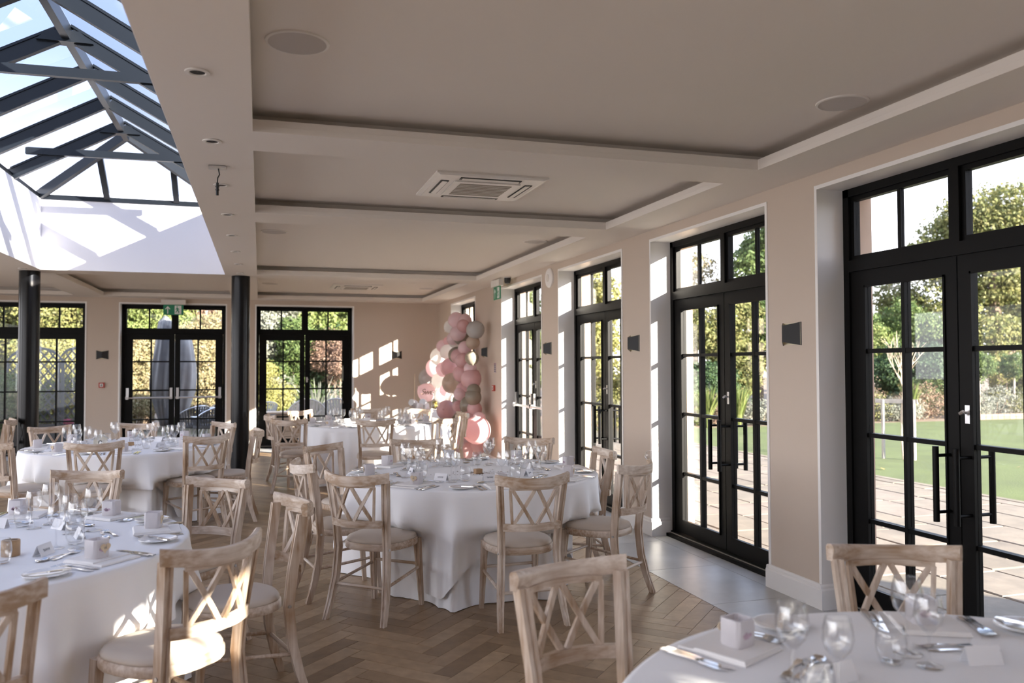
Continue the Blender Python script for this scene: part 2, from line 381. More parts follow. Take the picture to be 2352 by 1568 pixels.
# ---- skylight
WT = 3.59
zw = ZS+.0304
b = MB(); q = .004; zw = ZS+.0005; b.box(SKX0-.1, SKY0-.1, zw, SKX0+q, SKY1+.1, WT); b.box(SKX1-q, SKY0-.1, zw, SKX1+.1, SKY1+.1, WT); b.box(SKX0, SKY1-q, zw, SKX1, SKY1+.1, WT); b.box(SKX0, SKY0-.1, zw, SKX1, SKY0+q, WT)
b.build('wall_skylight_well', M['welltop'], kind='structure')
RX, RZ = -1.52, 4.29
SKY_ = thing('roof_lantern', 'dark steel roof lantern with sloping glass over the white light well', 'skylight', (0,0,0))
RY = [10.22 - .925*i for i in range(17)]
apexF, apexN = 10.57, SKY0 + (SKY1-10.57)
EX0, EX1, EZ = SKX0-.03, SKX1+.03, WT+.02
b = MB(); b.box(EX0-.06, SKY0-.1, WT, EX0+.02, SKY1+.1, WT+.06); b.box(EX1-.02, SKY0-.1, WT, EX1+.06, SKY1+.1, WT+.06); b.box(EX0, SKY1-.02, WT, EX1, SKY1+.08, WT+.06); b.box(EX0, SKY0-.08, WT, EX1, SKY0+.02, WT+.06)
b.build('kerb_frame', M['steel_dark'], SKY_)
b = MB(); b.bar((RX, apexN, RZ-.05), (RX, apexF, RZ-.05), .06, .12); b.build('ridge_beam', M['steel_dark'], SKY_)
for s, ex in ((-1, EX0), (1, EX1)):
    for i, y in enumerate(RY):
        b = MB(); q = Vector((RX+s*.03, y, RZ-.05)); p = Vector((ex, y, EZ+.02)); b.bar(p, q, .055, .12); b.bar(p+Vector((0,0,.065)), q+Vector((0,0,.065)), .075, .02)
        b.build('rafter', M['steel_dark'], SKY_)
    for ya, yk in ((apexF, SKY1), (apexN, SKY0)):
        b = MB(); b.bar((ex, yk, EZ+.02), (RX, ya, RZ-.04), .06, .11); b.build('hip_rafter', M['steel_dark'], SKY_)
    # glass
    ys = [apexF] + RY + [apexN]
    yk = [SKY1] + RY + [SKY0]
    for i in range(len(ys)-1):
        if ys[i]-ys[i+1] < .02: continue
        b = MB(); b.add([(ex, yk[i], EZ+.1), (ex, yk[i+1], EZ+.1), (RX, ys[i+1], RZ+.03), (RX, ys[i], RZ+.03)], [(0,1,2,3)]); b.build('pane', M['roofglass'], SKY_)
for y, ya in ((SKY1, apexF), (SKY0, apexN)):
    xs = [EX0, -1.853, -1.038, EX1]
    for xx in xs[1:3]:
        t = min((xx-EX0)/(RX-EX0), (EX1-xx)/(EX1-RX)); q = Vector((xx, y, EZ)).lerp(Vector((xx, ya, RZ-.04)), t)
        b = MB(); b.bar((xx, y, EZ+.02), (q.x, q.y, q.z+.0), .05, .07, (1,0,0)); b.build('glazing_bar', M['steel_dark'], SKY_)
    def gz(xx):
        t = min((xx-EX0)/(RX-EX0), (EX1-xx)/(EX1-RX)); return (xx, y+(ya-y)*t, EZ+.1+(RZ+.03-EZ-.1)*t)
    for a, c in ((0,1),(1,2),(2,3)):
        x0, x1 = xs[a], xs[c]; pts = [(x0, y, EZ+.1), (x1, y, EZ+.1)]
        top = [gz(x1)] + ([gz(RX)] if x0 < RX < x1 else []) + [gz(x0)]
        pts += [p for p in top if p[2] > EZ+.11]
        b = MB(); b.add(pts, [tuple(range(len(pts)))]); b.build('pane', M['roofglass'], SKY_)
for y in (10.22, 7.445, 4.67, 1.895, -.88, -3.655):
    b = MB(); b.bar((EX0+.15, y-.03, 3.90), (EX1-.15, y-.03, 3.92), .05, .075); b.build('tie_bar', M['steel_dark'], SKY_)
    b = MB(); b.loft([[(-1.74,yy,4.16),(-1.32,yy,4.16),(-1.42,yy,4.25),(-1.64,yy,4.25)] for yy in (y-.06, y+.05)]); b.build('gusset_plate', M['steel_dark'], SKY_)

# ---- columns
def column(x, y, label):
    t = thing('steel_column', label, 'column', (x, y, 0))
    b = MB(); b.lathe([(.118, 0), (.118, ZS)], 28); b.build('shaft', M['colblack'], t, True)
    b = MB(); b.lathe([(.15, 0), (.15, .012), (.119, .02)], 28, caps=True); b.build('base_plate', M['colblack'], t, True)
column(-.247, 11.56, 'round black steel column beside the far doors on the right of the light well')
column(-2.765, 11.62, 'round black steel column at the left corner of the light well')

# ---- glazed doors
HB = [1.597, 1.085, .565]
def xf(wall, o):
    """u along the wall, v outwards, z up -> world"""
    if wall == 'R': return lambda u, v, z: (XR+v, o+u, z)
    return lambda u, v, z: (o+u, YF+v, z)
def ubox(b, P, u0, v0, z0, u1, v1, z1):
    a, c = P(u0, v0, z0), P(u1, v1, z1)
    b.box(min(a[0],c[0]), min(a[1],c[1]), min(a[2],c[2]), max(a[0],c[0]), max(a[1],c[1]), max(a[2],c[2]))
NDOOR = [0]
def door_unit(wall, o, handles=None, lock=True):
    NDOOR[0] += 1; P = xf(wall, o); W = OW
    T = MB()                                                            # white reveal lining with a bead on the room side
    ubox(T, P, -g, .0, 0, 0, .19, HEAD); ubox(T, P, W, .0, 0, W+g, .19, HEAD); ubox(T, P, -g, .0, HEAD, W+g, .19, HEAD+g)
    for a, c in ((-.022, .002), (W-.002, W+.022)): ubox(T, P, a, -.006, .155, c, -.0002, HEAD-.002)
    ubox(T, P, -.022, -.006, HEAD-.002, W+.022, -.0002, HEAD+.022)
    T.build('trim_%d' % NDOOR[0], M['white'], kind='structure')
    D = put('door_%d' % NDOOR[0], None, kind='structure')
    v0, v1 = .19, .265; fb = MB()
    ubox(fb, P, 0, v0, 0, .05, v1, HEAD); ubox(fb, P, W-.05, v0, 0, W, v1, HEAD); ubox(fb, P, 0, v0, HEAD-.05, W, v1, HEAD)
    ubox(fb, P, .05, v0, 2.105, W-.05, v1, 2.165); ubox(fb, P, .05, v0-.01, 2.092, W-.05, v0+.02, 2.108)
    ubox(fb, P, W/2-.03, v0, 2.165, W/2+.03, v1, HEAD-.05)
    ubox(fb, P, -.01, .12, 0, W+.01, v1, .028); ubox(fb, P, .0, .165, .028, W, v1, .04)
    fb.build('frame', M['black'], D)
    st = MB(); ubox(st, P, .03, .155, .028, W-.03, .168, .034); st.build('threshold_strip', plain('threshold_alu', (.42,.40,.36), .4, .6) if 'thr' not in M else M['thr'], D)
    for u0, u1 in ((.05, W/2-.03), (W/2+.03, W-.05)):                 # transom lights
        s = MB(); z0, z1 = 2.165, HEAD-.05; a = .028
        ubox(s, P, u0, v0+.02, z0, u0+a, v1-.01, z1); ubox(s, P, u1-a, v0+.02, z0, u1, v1-.01, z1); ubox(s, P, u0+a, v0+.02, z0, u1-a, v1-.01, z0+a); ubox(s, P, u0+a, v0+.02, z1-a, u1-a, v1-.01, z1)
        S = s.build('transom_sash', M['black'], D); um = (u0+u1)/2
        s = MB(); ubox(s, P, um-.014, v0+.03, z0+a, um+.014, v1-.02, z1-a); s.build('muntin', M['black'], S)
        for p0, p1 in ((u0+a, um-.014), (um+.014, u1-a)):
            s = MB(); ubox(s, P, p0, .228, z0+a, p1, .234, z1-a); s.build('pane', M['glass'], S)
    for k, (u0, u1) in enumerate(((.053, W/2-.004), (W/2+.004, W-.053))):
        s = MB(); z0, z1 = .045, 2.092; gu0, gu1 = (u0+.118, u1-.078) if k == 0 else (u0+.078, u1-.118); gz0, gz1 = .15, 2.0; a0, a1 = v0+.012, v1-.012
        ubox(s, P, u0, a0, z0, gu0, a1, z1); ubox(s, P, gu1, a0, z0, u1, a1, z1); ubox(s, P, gu0, a0, z0, gu1, a1, gz0); ubox(s, P, gu0, a0, gz1, gu1, a1, z1)
        for q in (gu0, gu1-.012): ubox(s, P, q, a0-.008, gz0, q+.012, a0+.01, gz1)      # glazing beads
        ubox(s, P, gu0, a0-.008, gz0, gu1, a0+.01, gz0+.012); ubox(s, P, gu0, a0-.008, gz1-.012, gu1, a0+.01, gz1)
        L = s.build('door_leaf', M['black'], D); um = (gu0+gu1)/2; h = .013
        s = MB(); ubox(s, P, um-h, a0+.002, gz0, um+h, a1-.002, gz1); s.build('muntin', M['black'], L)
        for zz in HB:
            s = MB(); ubox(s, P, gu0, a0+.004, zz-h, gu1, a1-.004, zz+h); s.build('muntin', M['black'], L)
        zs = [gz0] + sorted(HB) + [gz1]
        for i in range(4):
            for p0, p1 in ((gu0, um-h), (um+h, gu1)):
                s = MB(); ubox(s, P, p0, .224, zs[i]+(h if i else 0), p1, .230, zs[i+1]-(h if i < 3 else 0)); s.build('pane', M['glass'], L)
        uc = (W/2-.068) if k == 0 else (W/2+.068)
        if handles == 'pull':
            s = MB()
            for vv, sg in ((v0-.085, 1), (v1+.075, -1)):
                s.tube([P(uc, vv, .68), P(uc, vv, 1.08)], .0165, 12)
                for zz in (.73, 1.03): s.tube([P(uc, vv, zz), P(uc, (a0 if sg > 0 else a1), zz)], .009, 8)
            s.build('pull_handle', M['black'], L, True, label='long black bar pull handle')
        if handles == 'push':
            s = MB(); ua, ub = (u0+.02, u1-.02)
            for uu in (ua+.03, ub-.03):
                ubox(s, P, uu-.022, a0-.075, .93, uu+.022, a0, .985); ubox(s, P, uu-.022, a0-.04, .985, uu+.022, a0, 1.13)
            s.tube([P(ua, a0-.062, .955), P(ub, a0-.062, .955)], .017, 10)
            s.build('push_bar', M['silver'], L, True, label='brushed metal push bar')
        if lock and k == (1 if wall == 'F' else 0):
            s = MB(); uq = (W/2+.04) if wall == 'F' else (W/2-.055)
            ubox(s, P, uq-.015, a0-.006, 1.205, uq+.015, a0, 1.30); s.tube([P(uq, a0, 1.262), P(uq, a0-.03, 1.262)], .007, 8); s.tube([P(uq, a0-.03, 1.268), P(uq+.02, a0-.034, 1.255)], .011, 8)
            s.build('lock_plate', M['silver'], L, True, label='small silver lock plate with thumb turn')
M['thr'] = plain('threshold_alu', (.42, .40, .36), .4, .6)
for o, h in zip(R_OP[2:], ('pull', 'pull', 'pull', 'pull', 'push', 'pull')): door_unit('R', o, h)
for o in R_OP[:2]: door_unit('R', o, None, False)
for o, h in zip(F_OP, (None, 'push', None)): door_unit('F', o, h, h is None)

# ================================================================== chairs
def lerp_tab(tab, z):
    for (z0, a), (z1, b_) in zip(tab, tab[1:]):
        if z0 <= z <= z1: return a + (b_-a)*(z-z0)/(z1-z0)
    return tab[-1][1] if z > tab[-1][0] else tab[0][1]
PX = [(0,.204),(.12,.192),(.25,.180),(.42,.172),(.59,.178),(.84,.198)]
PY = [(0,-.030),(.12,.010),(.25,.040),(.42,.055),(.59,.038),(.84,.0)]
def bow(x, z): return lerp_tab(PY, z) - .090*(1-(x/.2225)**2)
def make_chair():
    t = thing('cross_back_chair', '', 'chair')
    for s in (-1, 1):
        b = MB(); rings = []
        for z in (0,.06,.12,.18,.25,.33,.42,.50,.59,.70,.84):
            k = 1.0 if z > .2 else .82+.9*z; wx, wy = .0175*k, .021*k; cx, cy = s*lerp_tab(PX, z), lerp_tab(PY, z)
            sec = [(-wx,-wy),(-.35*wx,-wy),(-.28*wx,-wy*.78),(.28*wx,-wy*.78),(.35*wx,-wy),(wx,-wy),(wx,wy),(.35*wx,wy),(.28*wx,wy*.78),(-.28*wx,wy*.78),(-.35*wx,wy),(-wx,wy)]
            rings.append([(cx+a, cy+c, z) for a, c in sec])
        b.loft(rings); p = b.build('back_leg', M['lw_v'], t)
        b = MB(); b.tube([(s*.1725+s*.0165, .055, .425), (s*.1725+s*.021, .055, .425)], .0075, 10); b.build('bolt_cap', M['silver'], p, True)
        b = MB(); rings = []
        for z in (0,.1,.25,.36,.43):
            wx = .0125+.007*z/.43; cx, cy = s*(.178-.012*z/.43), .455-.035*z/.43
            rings.append([(cx+a*wx, cy+c*wx, z) for a, c in ((-1,-1),(-.4,-1),(-.3,-.8),(.3,-.8),(.4,-1),(1,-1),(1,1),(-1,1))])
        b.loft(rings); b.build('front_leg', M['lw_v'], t)
        b = MB(); b.tube([(s*.182, .03, .205), (s*.172, .435, .245)], .0095, 8); b.build('stretcher', M['lw_h'], t, True)
    b = MB(); b.tube([(-.182, .03, .20), (.182, .03, .20)], .0095, 8); b.build('stretcher', M['lw_h'], t, True)
    b = MB(); b.tube([(-.17, .437, .262), (.17, .437, .262)], .0095, 8); b.build('stretcher', M['lw_h'], t, True)
    # top rail
    xs = [-.2225+.445*i/14 for i in range(15)]
    def nr(x): d = .090*2*x/.2225**2; return Vector((-d, 1, 0)).normalized()
    sec = [(-.013,-.030),(-.015,.018),(-.010,.0275),(.004,.029),(.013,.022),(.017,.008),(.013,-.010),(.010,-.030)]
    b = MB(); b.sweep([(x, -.090*(1-(x/.2225)**2),   .861-.020*(1-(x/.2225)**2)) for x in xs], [nr(x) for x in xs], sec); b.build('top_rail', M['lw_h'], t, True)
    # lattice panel: lower rail, inner top strip, stiles and two crosses
    def strip(name, z0, z1, xh, th):
        xx = [-xh+2*xh*i/10 for i in range(11)]; zc = (z0+z1)/2
        b = MB(); b.sweep([(x, bow(x, zc)+.006, zc) for x in xx], [nr(x) for x in xx], [(-th,-(z1-z0)/2),(-th,(z1-z0)/2),(th,(z1-z0)/2),(th,-(z1-z0)/2)]); b.build(name, M['lw_h'], t, True)
    strip('lower_rail', .562, .604, .172, .0115); strip('lattice_top', .802, .823, .150, .008)
    def lath(name, x0, z0, x1, z1, w, dy=0.):
        b = MB(); rings = []
        for i in range(6):
            f = i/5; x = x0+(x1-x0)*f; z = z0+(z1-z0)*f; n = nr(x); tg = Vector((x1-x0, 0, z1-z0)).normalized(); sd_ = Vector((tg.z, 0, -tg.x)); sd_ = (sd_ - n*sd_.dot(n)).normalized()
            c = Vector((x, bow(x, z)+.006+dy, z)); rings.append([c+sd_*i_*w/2+n*j_*.0075 for i_, j_ in ((-1,-1),(1,-1),(1,1),(-1,1))])
        b.loft(rings); b.build(name, M['lw_v'], t)
    for s in (-1, 1):
        lath('lattice_stile', s*.128, .600, s*.146, .806, .016)
        lath('cross_slat', s*.120, .602, s*.010, .806, .019, .001); lath('cross_slat', s*.012, .602, s*.136, .806, .019, -.001)
    # seat
    def outline(k, z, n=28):
        r = []
        for i in range(n):
            a = 2*PI*i/n; c, s_ = math.cos(a), math.sin(a); e_ = .78
            x = .208*math.copysign(abs(c)**e_, c); y = .212*math.copysign(abs(s_)**e_, s_); x *= 1+.05*(y/.212)
            r.append((x*k, .262+y*k, z))
        return r
    b = MB(); b.loft([outline(.985,.405), outline(1,.410), outline(1,.438), outline(.97,.446)]); b.build('seat_frame', M['lw_h'], t, True)
    b = MB(); b.loft([outline(.955,.444), outline(.965,.455), outline(.93,.468), outline(.80,.479), outline(.5,.486), outline(.15,.488)]); b.build('seat_pad', M['pad'], t, 'all')
    return t
TAB = {'M': (1.495, 5.87), 'L': (-1.265, 8.92), 'F': (1.44, 11.25), 'G': (-1.227, 4.142), 'R': (1.58, 1.328)}
TR, TZ = .905, .728
TN = {'M': 'table by the glazed doors', 'L': 'table beside the black column', 'F': 'table nearest the balloons', 'G': 'table at the left edge', 'R': 'bottom right table'}
# chair: table, middle of the top rail, turn of the rail (None: faces the table), place word, extra
CH = [
 ('M',(.56,4.984),-40.8,'front-left','its back to the viewer'), ('M',(1.52,4.566),1.1,'front','its back to the viewer'), ('M',(.30,5.66),None,'left','seen side on'),
 ('M',(.50,6.80),223.3,'far-left','facing the table'), ('M',(1.29,7.02),170,'far','half hidden by glasses'), ('M',(2.25,6.85),145.8,'far-right','in front of the pier'),
 ('M',(2.46,5.73),84,'right','seen edge on'), ('M',(2.335,4.917),38,'front-right','its seat turned inwards'),
 ('L',(-1.33,7.70),7.7,'front','its back to the viewer'), ('L',(-.469,8.118),31.7,'front-right','its back to the viewer'), ('L',(-.055,8.66),88,'right','seen edge on beside the column'),
 ('L',(-.39,9.85),126,'far-right','half behind the column'), ('L',(-1.30,10.05),166,'far','in front of the far doors'), ('L',(-2.13,9.85),218,'far-left','in front of the black column'), ('L',(-2.13,7.95),None,'front-left','cut by the picture edge'),
 ('F',(1.305,9.73),-4.7,'front','its back to the viewer'), ('F',(.345,10.18),-22,'front-left','its back to the viewer'), ('F',(.16,11.2),-80,'left','seen side on'),
 ('F',(.56,12.05),221,'far-left','in full sunlight'), ('F',(1.51,12.25),176,'far','seen through glasses'), ('F',(2.24,12.0),140,'far-right','before the sweets table'),
 ('F',(2.18,9.86),30,'front-right','in full sunlight'), ('F',(2.60,10.82),92,'right','beside the balloons'),
 ('G',(-1.008,5.579),161.5,'far','facing the viewer'), ('G',(-.232,4.953),140.2,'far-right','turned to the table'), ('G',(.137,4.10),106,'right','seen edge on'),
 ('G',(-.164,3.234),43.4,'front-right','its back to the viewer, sunlit'), ('G',(-.83,2.74),14,'front','cut by the bottom left corner'),
 ('R',(2.12,2.368),158.6,'far-right','before the doors'), ('R',(.957,2.469),195.4,'far-left','drawn out on the oak floor'),
]
proto = make_chair(); used = False; FOOT = {k: [] for k in TAB}
for tb, (x, y), ang, pos, ex in CH:
    o = proto if not used else copy_tree(proto); used = True
    if ang is None: ang = math.degrees(math.atan2(TAB[tb][1]-y, TAB[tb][0]-x)) - 90
    a = math.radians(ang)
    place(o, (x, y, 0), a, 'limewashed chair %s of the %s, %s' % (pos, TN[tb], ex), 'chairs at the ' + TN[tb])
    for i in range(48):
        c, s_ = math.cos(2*PI*i/48), math.sin(2*PI*i/48); lx = .222*math.copysign(abs(c)**.75, c); ly = .265+.225*math.copysign(abs(s_)**.75, s_)
        FOOT[tb].append((x+lx*math.cos(a)-ly*math.sin(a), y+lx*math.sin(a)+ly*math.cos(a)))
    FOOT[tb].append((x-.46*math.sin(a)*1.02, y+.46*math.cos(a)*1.02))
o = copy_tree(proto); place(o, (-2.92, 11.35, 0), math.radians(98), 'limewashed cross-back chair at the far left edge, facing away from the column', 'chairs at the table outside the left edge')

# ================================================================== tables and cloths
def limit(tb, n=240):
    """how far out from the table centre the cloth can hang before it meets a chair seat"""
    cx, cy = TAB[tb]; lim = [9.]*n
    for x, y in FOOT[tb]:
        d = math.hypot(x-cx, y-cy); a = math.atan2(y-cy, x-cx); k = int(round(a/(2*PI)*n))
        for j in range(-3, 4): lim[(k+j) % n] = min(lim[(k+j) % n], d-.012)
    base = [min(v, 1.3) for v in lim]
    sm = [min(base[(i+j) % n] + .007*j*j for j in range(-10, 11)) for i in range(n)]
    return sm
def cloths(tb, seed, sq, th0):
    rnd = random.Random(seed); cx, cy = TAB[tb]; n = 240; lim = limit(tb, n); amp = [rnd.uniform(.4, 1.) for _ in range(40)]; ph = [rnd.uniform(0, 6.28) for _ in range(6)]
    def fold(a, k): return .5*math.sin(a*19+ph[0]+.6*math.sin(3*a+ph[3])) + .35*math.sin(a*11+ph[1]) + .3*math.sin(a*31+ph[2]+.8*math.sin(2*a))
    def cloth(name, top, drop, flare, famp, label, off):
        b = MB(); rings = [[(0.02*math.cos(2*PI*i/n), .02*math.sin(2*PI*i/n), top) for i in range(n)], [(.55*math.cos(2*PI*i/n), .55*math.sin(2*PI*i/n), top) for i in range(n)]]
        for r, z in ((TR-.02+off, top), (TR-.006+off, top-.002), (TR+.002+off, top-.010)): rings.append([(r*math.cos(2*PI*i/n), r*math.sin(2*PI*i/n), z) for i in range(n)])
        for j in range(1, 13):
            f = j/12; ring = []
            for i in range(n):
                a = 2*PI*i/n; d = drop(a)*f; z = top-.010-d
                r = TR+.002+off + flare*(d/.7) + famp*fold(a, 0)*min(1, d/.35)**1.2
                if z < .5: q = min(1, (.5-z)/.06); r = min(r, r*(1-q) + (lim[i]+off)*q) if lim[i]+off < r else r
                if z < .02 and name == 'floor_cloth': z = .004; r += .02*abs(fold(a, 1))
                ring.append((r*math.cos(a), r*math.sin(a), z))
            rings.append(ring)
        b.loft(rings, caps=False); b.f.append(tuple(range(n)))
        return b.build(name, M['cloth'], None, 'all', loc=(cx, cy, 0), label=label, cat='tablecloth', group='white tablecloths')
    cloth('floor_cloth', TZ+.002, lambda a: TZ-.012, .05, .075, 'white floor-length cloth under the overlay on the ' + TN[tb], -.030)
    def dq(a):
        k = (a-th0) % (PI/2) - PI/4
        return max(.12, min(.66, sq/max(.72, math.cos(k)) - TR + .012*math.sin(a*9+ph[4])))
    cloth('overlay_cloth', TZ+.006, dq, .05, .075, 'square white overlay cloth with hanging corners on the ' + TN[tb], .009)
    t = thing('round_table', 'round folding table hidden under white cloths, the ' + TN[tb], 'table', (cx, cy, 0), 0, 'round dining tables')
    b = MB(); b.lathe([(TR-.012, TZ-.03), (TR-.008, TZ-.015), (TR-.012, TZ)], 48, caps=True); b.build('tabletop', M['oakblock'], t)
    for s1 in (-1, 1):
        for s2 in (-1, 1):
            b = MB(); b.tube([(s1*.40, s2*.30, TZ-.03), (s1*.44, s2*.34, 0)], .014, 8); b.build('leg', M['steel'], t)
cloths('M', 3, 1.20, math.radians(-121)); cloths('L', 5, 1.20, math.radians(-120)); cloths('F', 8, 1.22, math.radians(-125)); cloths('G', 11, 1.16, math.radians(-60)); cloths('R', 13, 1.16, math.radians(20))

# ================================================================== place settings
ZT = TZ+.0072
def mk(name, cat): return thing(name, '', cat)
def glass_mesh(prof, n=22):
    return MB().lathe(prof, n).mesh('glass', 'all')
WG = [(.001,.0),(.036,.0),(.037,.003),(.012,.008),(.0045,.014),(.0038,.03),(.0038,.085),(.0055,.093),(.018,.104),(.034,.124),(.0405,.148),(.0395,.172),(.034,.200),(.0325,.206),(.0313,.206),(.0325,.199),(.0378,.172),(.0388,.148),(.0325,.126),(.017,.107),(.003,.098)]
SG = [(r*.88, z*.90) for r, z in WG]
TU = [(.001,.002),(.026,.002),(.030,.006),(.037,.03),(.0395,.052),(.0375,.078),(.033,.099),(.0318,.099),(.0358,.078),(.0378,.052),(.0352,.03),(.027,.012),(.001,.010)]
def fork_mesh(L=.195):
    b = MB(); w = .0055
    pr = [(-L/2, .008, .0012), (-L/2+.03, .0085, .001), (-L*.12, .0035, .004), (L*.17, .0035, .006), (L*.24, .011, .004), (L*.32, .0125, .001)]
    b.loft([[(-ww, y, z), (ww, y, z), (ww, y, z+.002), (-ww, y, z+.002)] for y, ww, z in pr])
    for i in range(4):
        x = -.0105+.007*i; b.loft([[(x-.0017, y, z), (x+.0017, y, z), (x+.0017, y, z+.0018), (x-.0017, y, z+.0018)] for y, z in ((L*.31, .001), (L*.40, .0015), (L/2, .006))])
    return b.mesh('fork')
def spoon_mesh(L=.19):
    b = MB(); pr = [(-L/2, .008, .0012), (-L/2+.03, .0085, .001), (-L*.10, .0035, .004), (L*.16, .004, .006), (L*.22, .012, .004), (L*.30, .019, .001), (L*.40, .020, .001), (L*.47, .014, .003), (L/2, .004, .005)]
    b.loft([[(-ww, y, z+.004*(ww > .01)), (0, y, z), (ww, y, z+.004*(ww > .01)), (ww*.8, y, z+.002+.004*(ww > .01)), (0, y, z+.0018), (-ww*.8, y, z+.002+.004*(ww > .01))] for y, ww, z in pr])
    return b.mesh('spoon', True)
def knife_mesh(L=.22, bl=.42):
    b = MB(); y0 = L/2-L*bl
    b.loft([[(-ww, y, .0008), (ww, y, .0008), (ww*.9, y, .0008+h), (-ww*.9, y, .0008+h)] for y, ww, h in ((-L/2, .008, .004), (-L/2+.03, .0085, .005), (y0-.01, .006, .005), (y0, .006, .004))])
    b.loft([[(-.006, y, .002), (w_, y, .002), (w_, y, .0032), (-.006, y, .0032)] for y, w_ in ((y0, .006), (y0+.012, .011), (L/2-.03, .011), (L/2, -.003))])
    return b.mesh('knife')
ME = {'wine': glass_mesh(WG), 'small': glass_mesh(SG), 'tumbler': glass_mesh(TU, 22), 'fork': fork_mesh(), 'dfork': fork_mesh(.165), 'spoon': spoon_mesh(), 'knife': knife_mesh(), 'bknife': knife_mesh(.165, .5)}
for k in ('fork','dfork','spoon','knife','bknife'): ME[k].materials.append(M['steel'])
for k in ('wine','small','tumbler'): ME[k].materials.append(M['wine'])
b = MB(); b.lathe([(.001,.004),(.048,.004),(.055,.0065),(.080,.0125),(.0825,.0135),(.0815,.0155),(.078,.0145),(.056,.0085),(.050,.0068),(.001,.0068)], 36); ME['plate'] = b.mesh('plate', 'all'); ME['plate'].materials.append(M['china'])
b = MB(); b.bev(-.095,-.105,.0005,.095,.105,.008,.003); b.bev(-.092,-.055,.008,.092,.102,.0135,.003); ME['napkin'] = b.mesh('napkin'); ME['napkin'].materials.append(M['napkin'])
def tent_mesh():
    b = MB(); h, d, w_, t = .046, .021, .047, .0006
    b.add([(-w_,-d,0),(w_,-d,0),(w_,0,h),(-w_,0,h),(-w_,-d+t*2,0),(w_,-d+t*2,0),(w_,0,h-t*2),(-w_,0,h-t*2)], [(0,1,2,3),(4,7,6,5),(0,3,7,4),(1,5,6,2)])
    b.add([(-w_,d,0),(w_,d,0),(w_,0,h),(-w_,0,h),(-w_,d-t*2,0),(w_,d-t*2,0),(w_,0,h-t*2),(-w_,0,h-t*2)], [(0,3,2,1),(4,5,6,7),(0,4,7,3),(1,2,6,5)])
    return b.mesh('tent')
ME['card'] = tent_mesh(); ME['card'].materials.append(M['card'])
def scribble(n, w_, h_):
    b = MB(); pts = []
    for i in range(n*10+1):
        t = i/(n*10); pts.append((-w_/2+w_*t+.004*math.sin(t*n*6.28), 0, h_*math.sin(t*n*6.28+1.2)*(.6+.4*math.sin(i*1.7))))
    b.tube(pts, .0005, 4); return b.mesh('script')
ME['script'] = scribble(5, .045, .006); ME['script'].materials.append(M['ink'])
b = MB(); a_ = .036
def rr(k, z): return [(k*a_*(1 if abs(math.cos(2*PI*i/16)) > .3 else .92)*math.copysign(min(1, abs(math.cos(2*PI*(i+.5)/16))*1.35), math.cos(2*PI*(i+.5)/16)), k*a_*math.copysign(min(1, abs(math.sin(2*PI*(i+.5)/16))*1.35), math.sin(2*PI*(i+.5)/16)), z) for i in range(16)]
b.loft([rr(.93,.0), rr(1,.005), rr(1,.068), rr(.96,.073), rr(.82,.073), rr(.80,.055)]); ME['cube'] = b.mesh('votive', True); ME['cube'].materials.append(M['frost'])
b = MB(); hp = []
for i in range(26):
    t = 2*PI*i/26; hp.append((  .0014*16*math.sin(t)**3, .0014*(13*math.cos(t)-5*math.cos(2*t)-2*math.cos(3*t)-math.cos(4*t))))
b.loft([[(x, -.0016, z) for x, z in hp], [(x, .0016, z) for x, z in hp]]); ME['heart'] = b.mesh('heart'); ME['heart'].materials.append(M['heart'])
b = MB()
for i in range(7):
    cx_, cz_ = random.uniform(-.012, .012), random.uniform(-.008, .012); b.loft([[(cx_+.007*math.cos(k*1.047+i), y_, cz_+.006*math.sin(k*1.047+i)) for k in range(6)] for y_ in (-.0004, .0004)])
ME['petal'] = b.mesh('petals'); ME['petal'].materials.append(M['flower'])
ME['hscript'] = scribble(2, .012, .008); ME['hscript'].materials.append(M['ink'])
WORD = {-90: 'front', -45: 'front-right', 0: 'right', 45: 'far-right', 90: 'far', 135: 'far-left', 180: 'left', -135: 'front-left'}
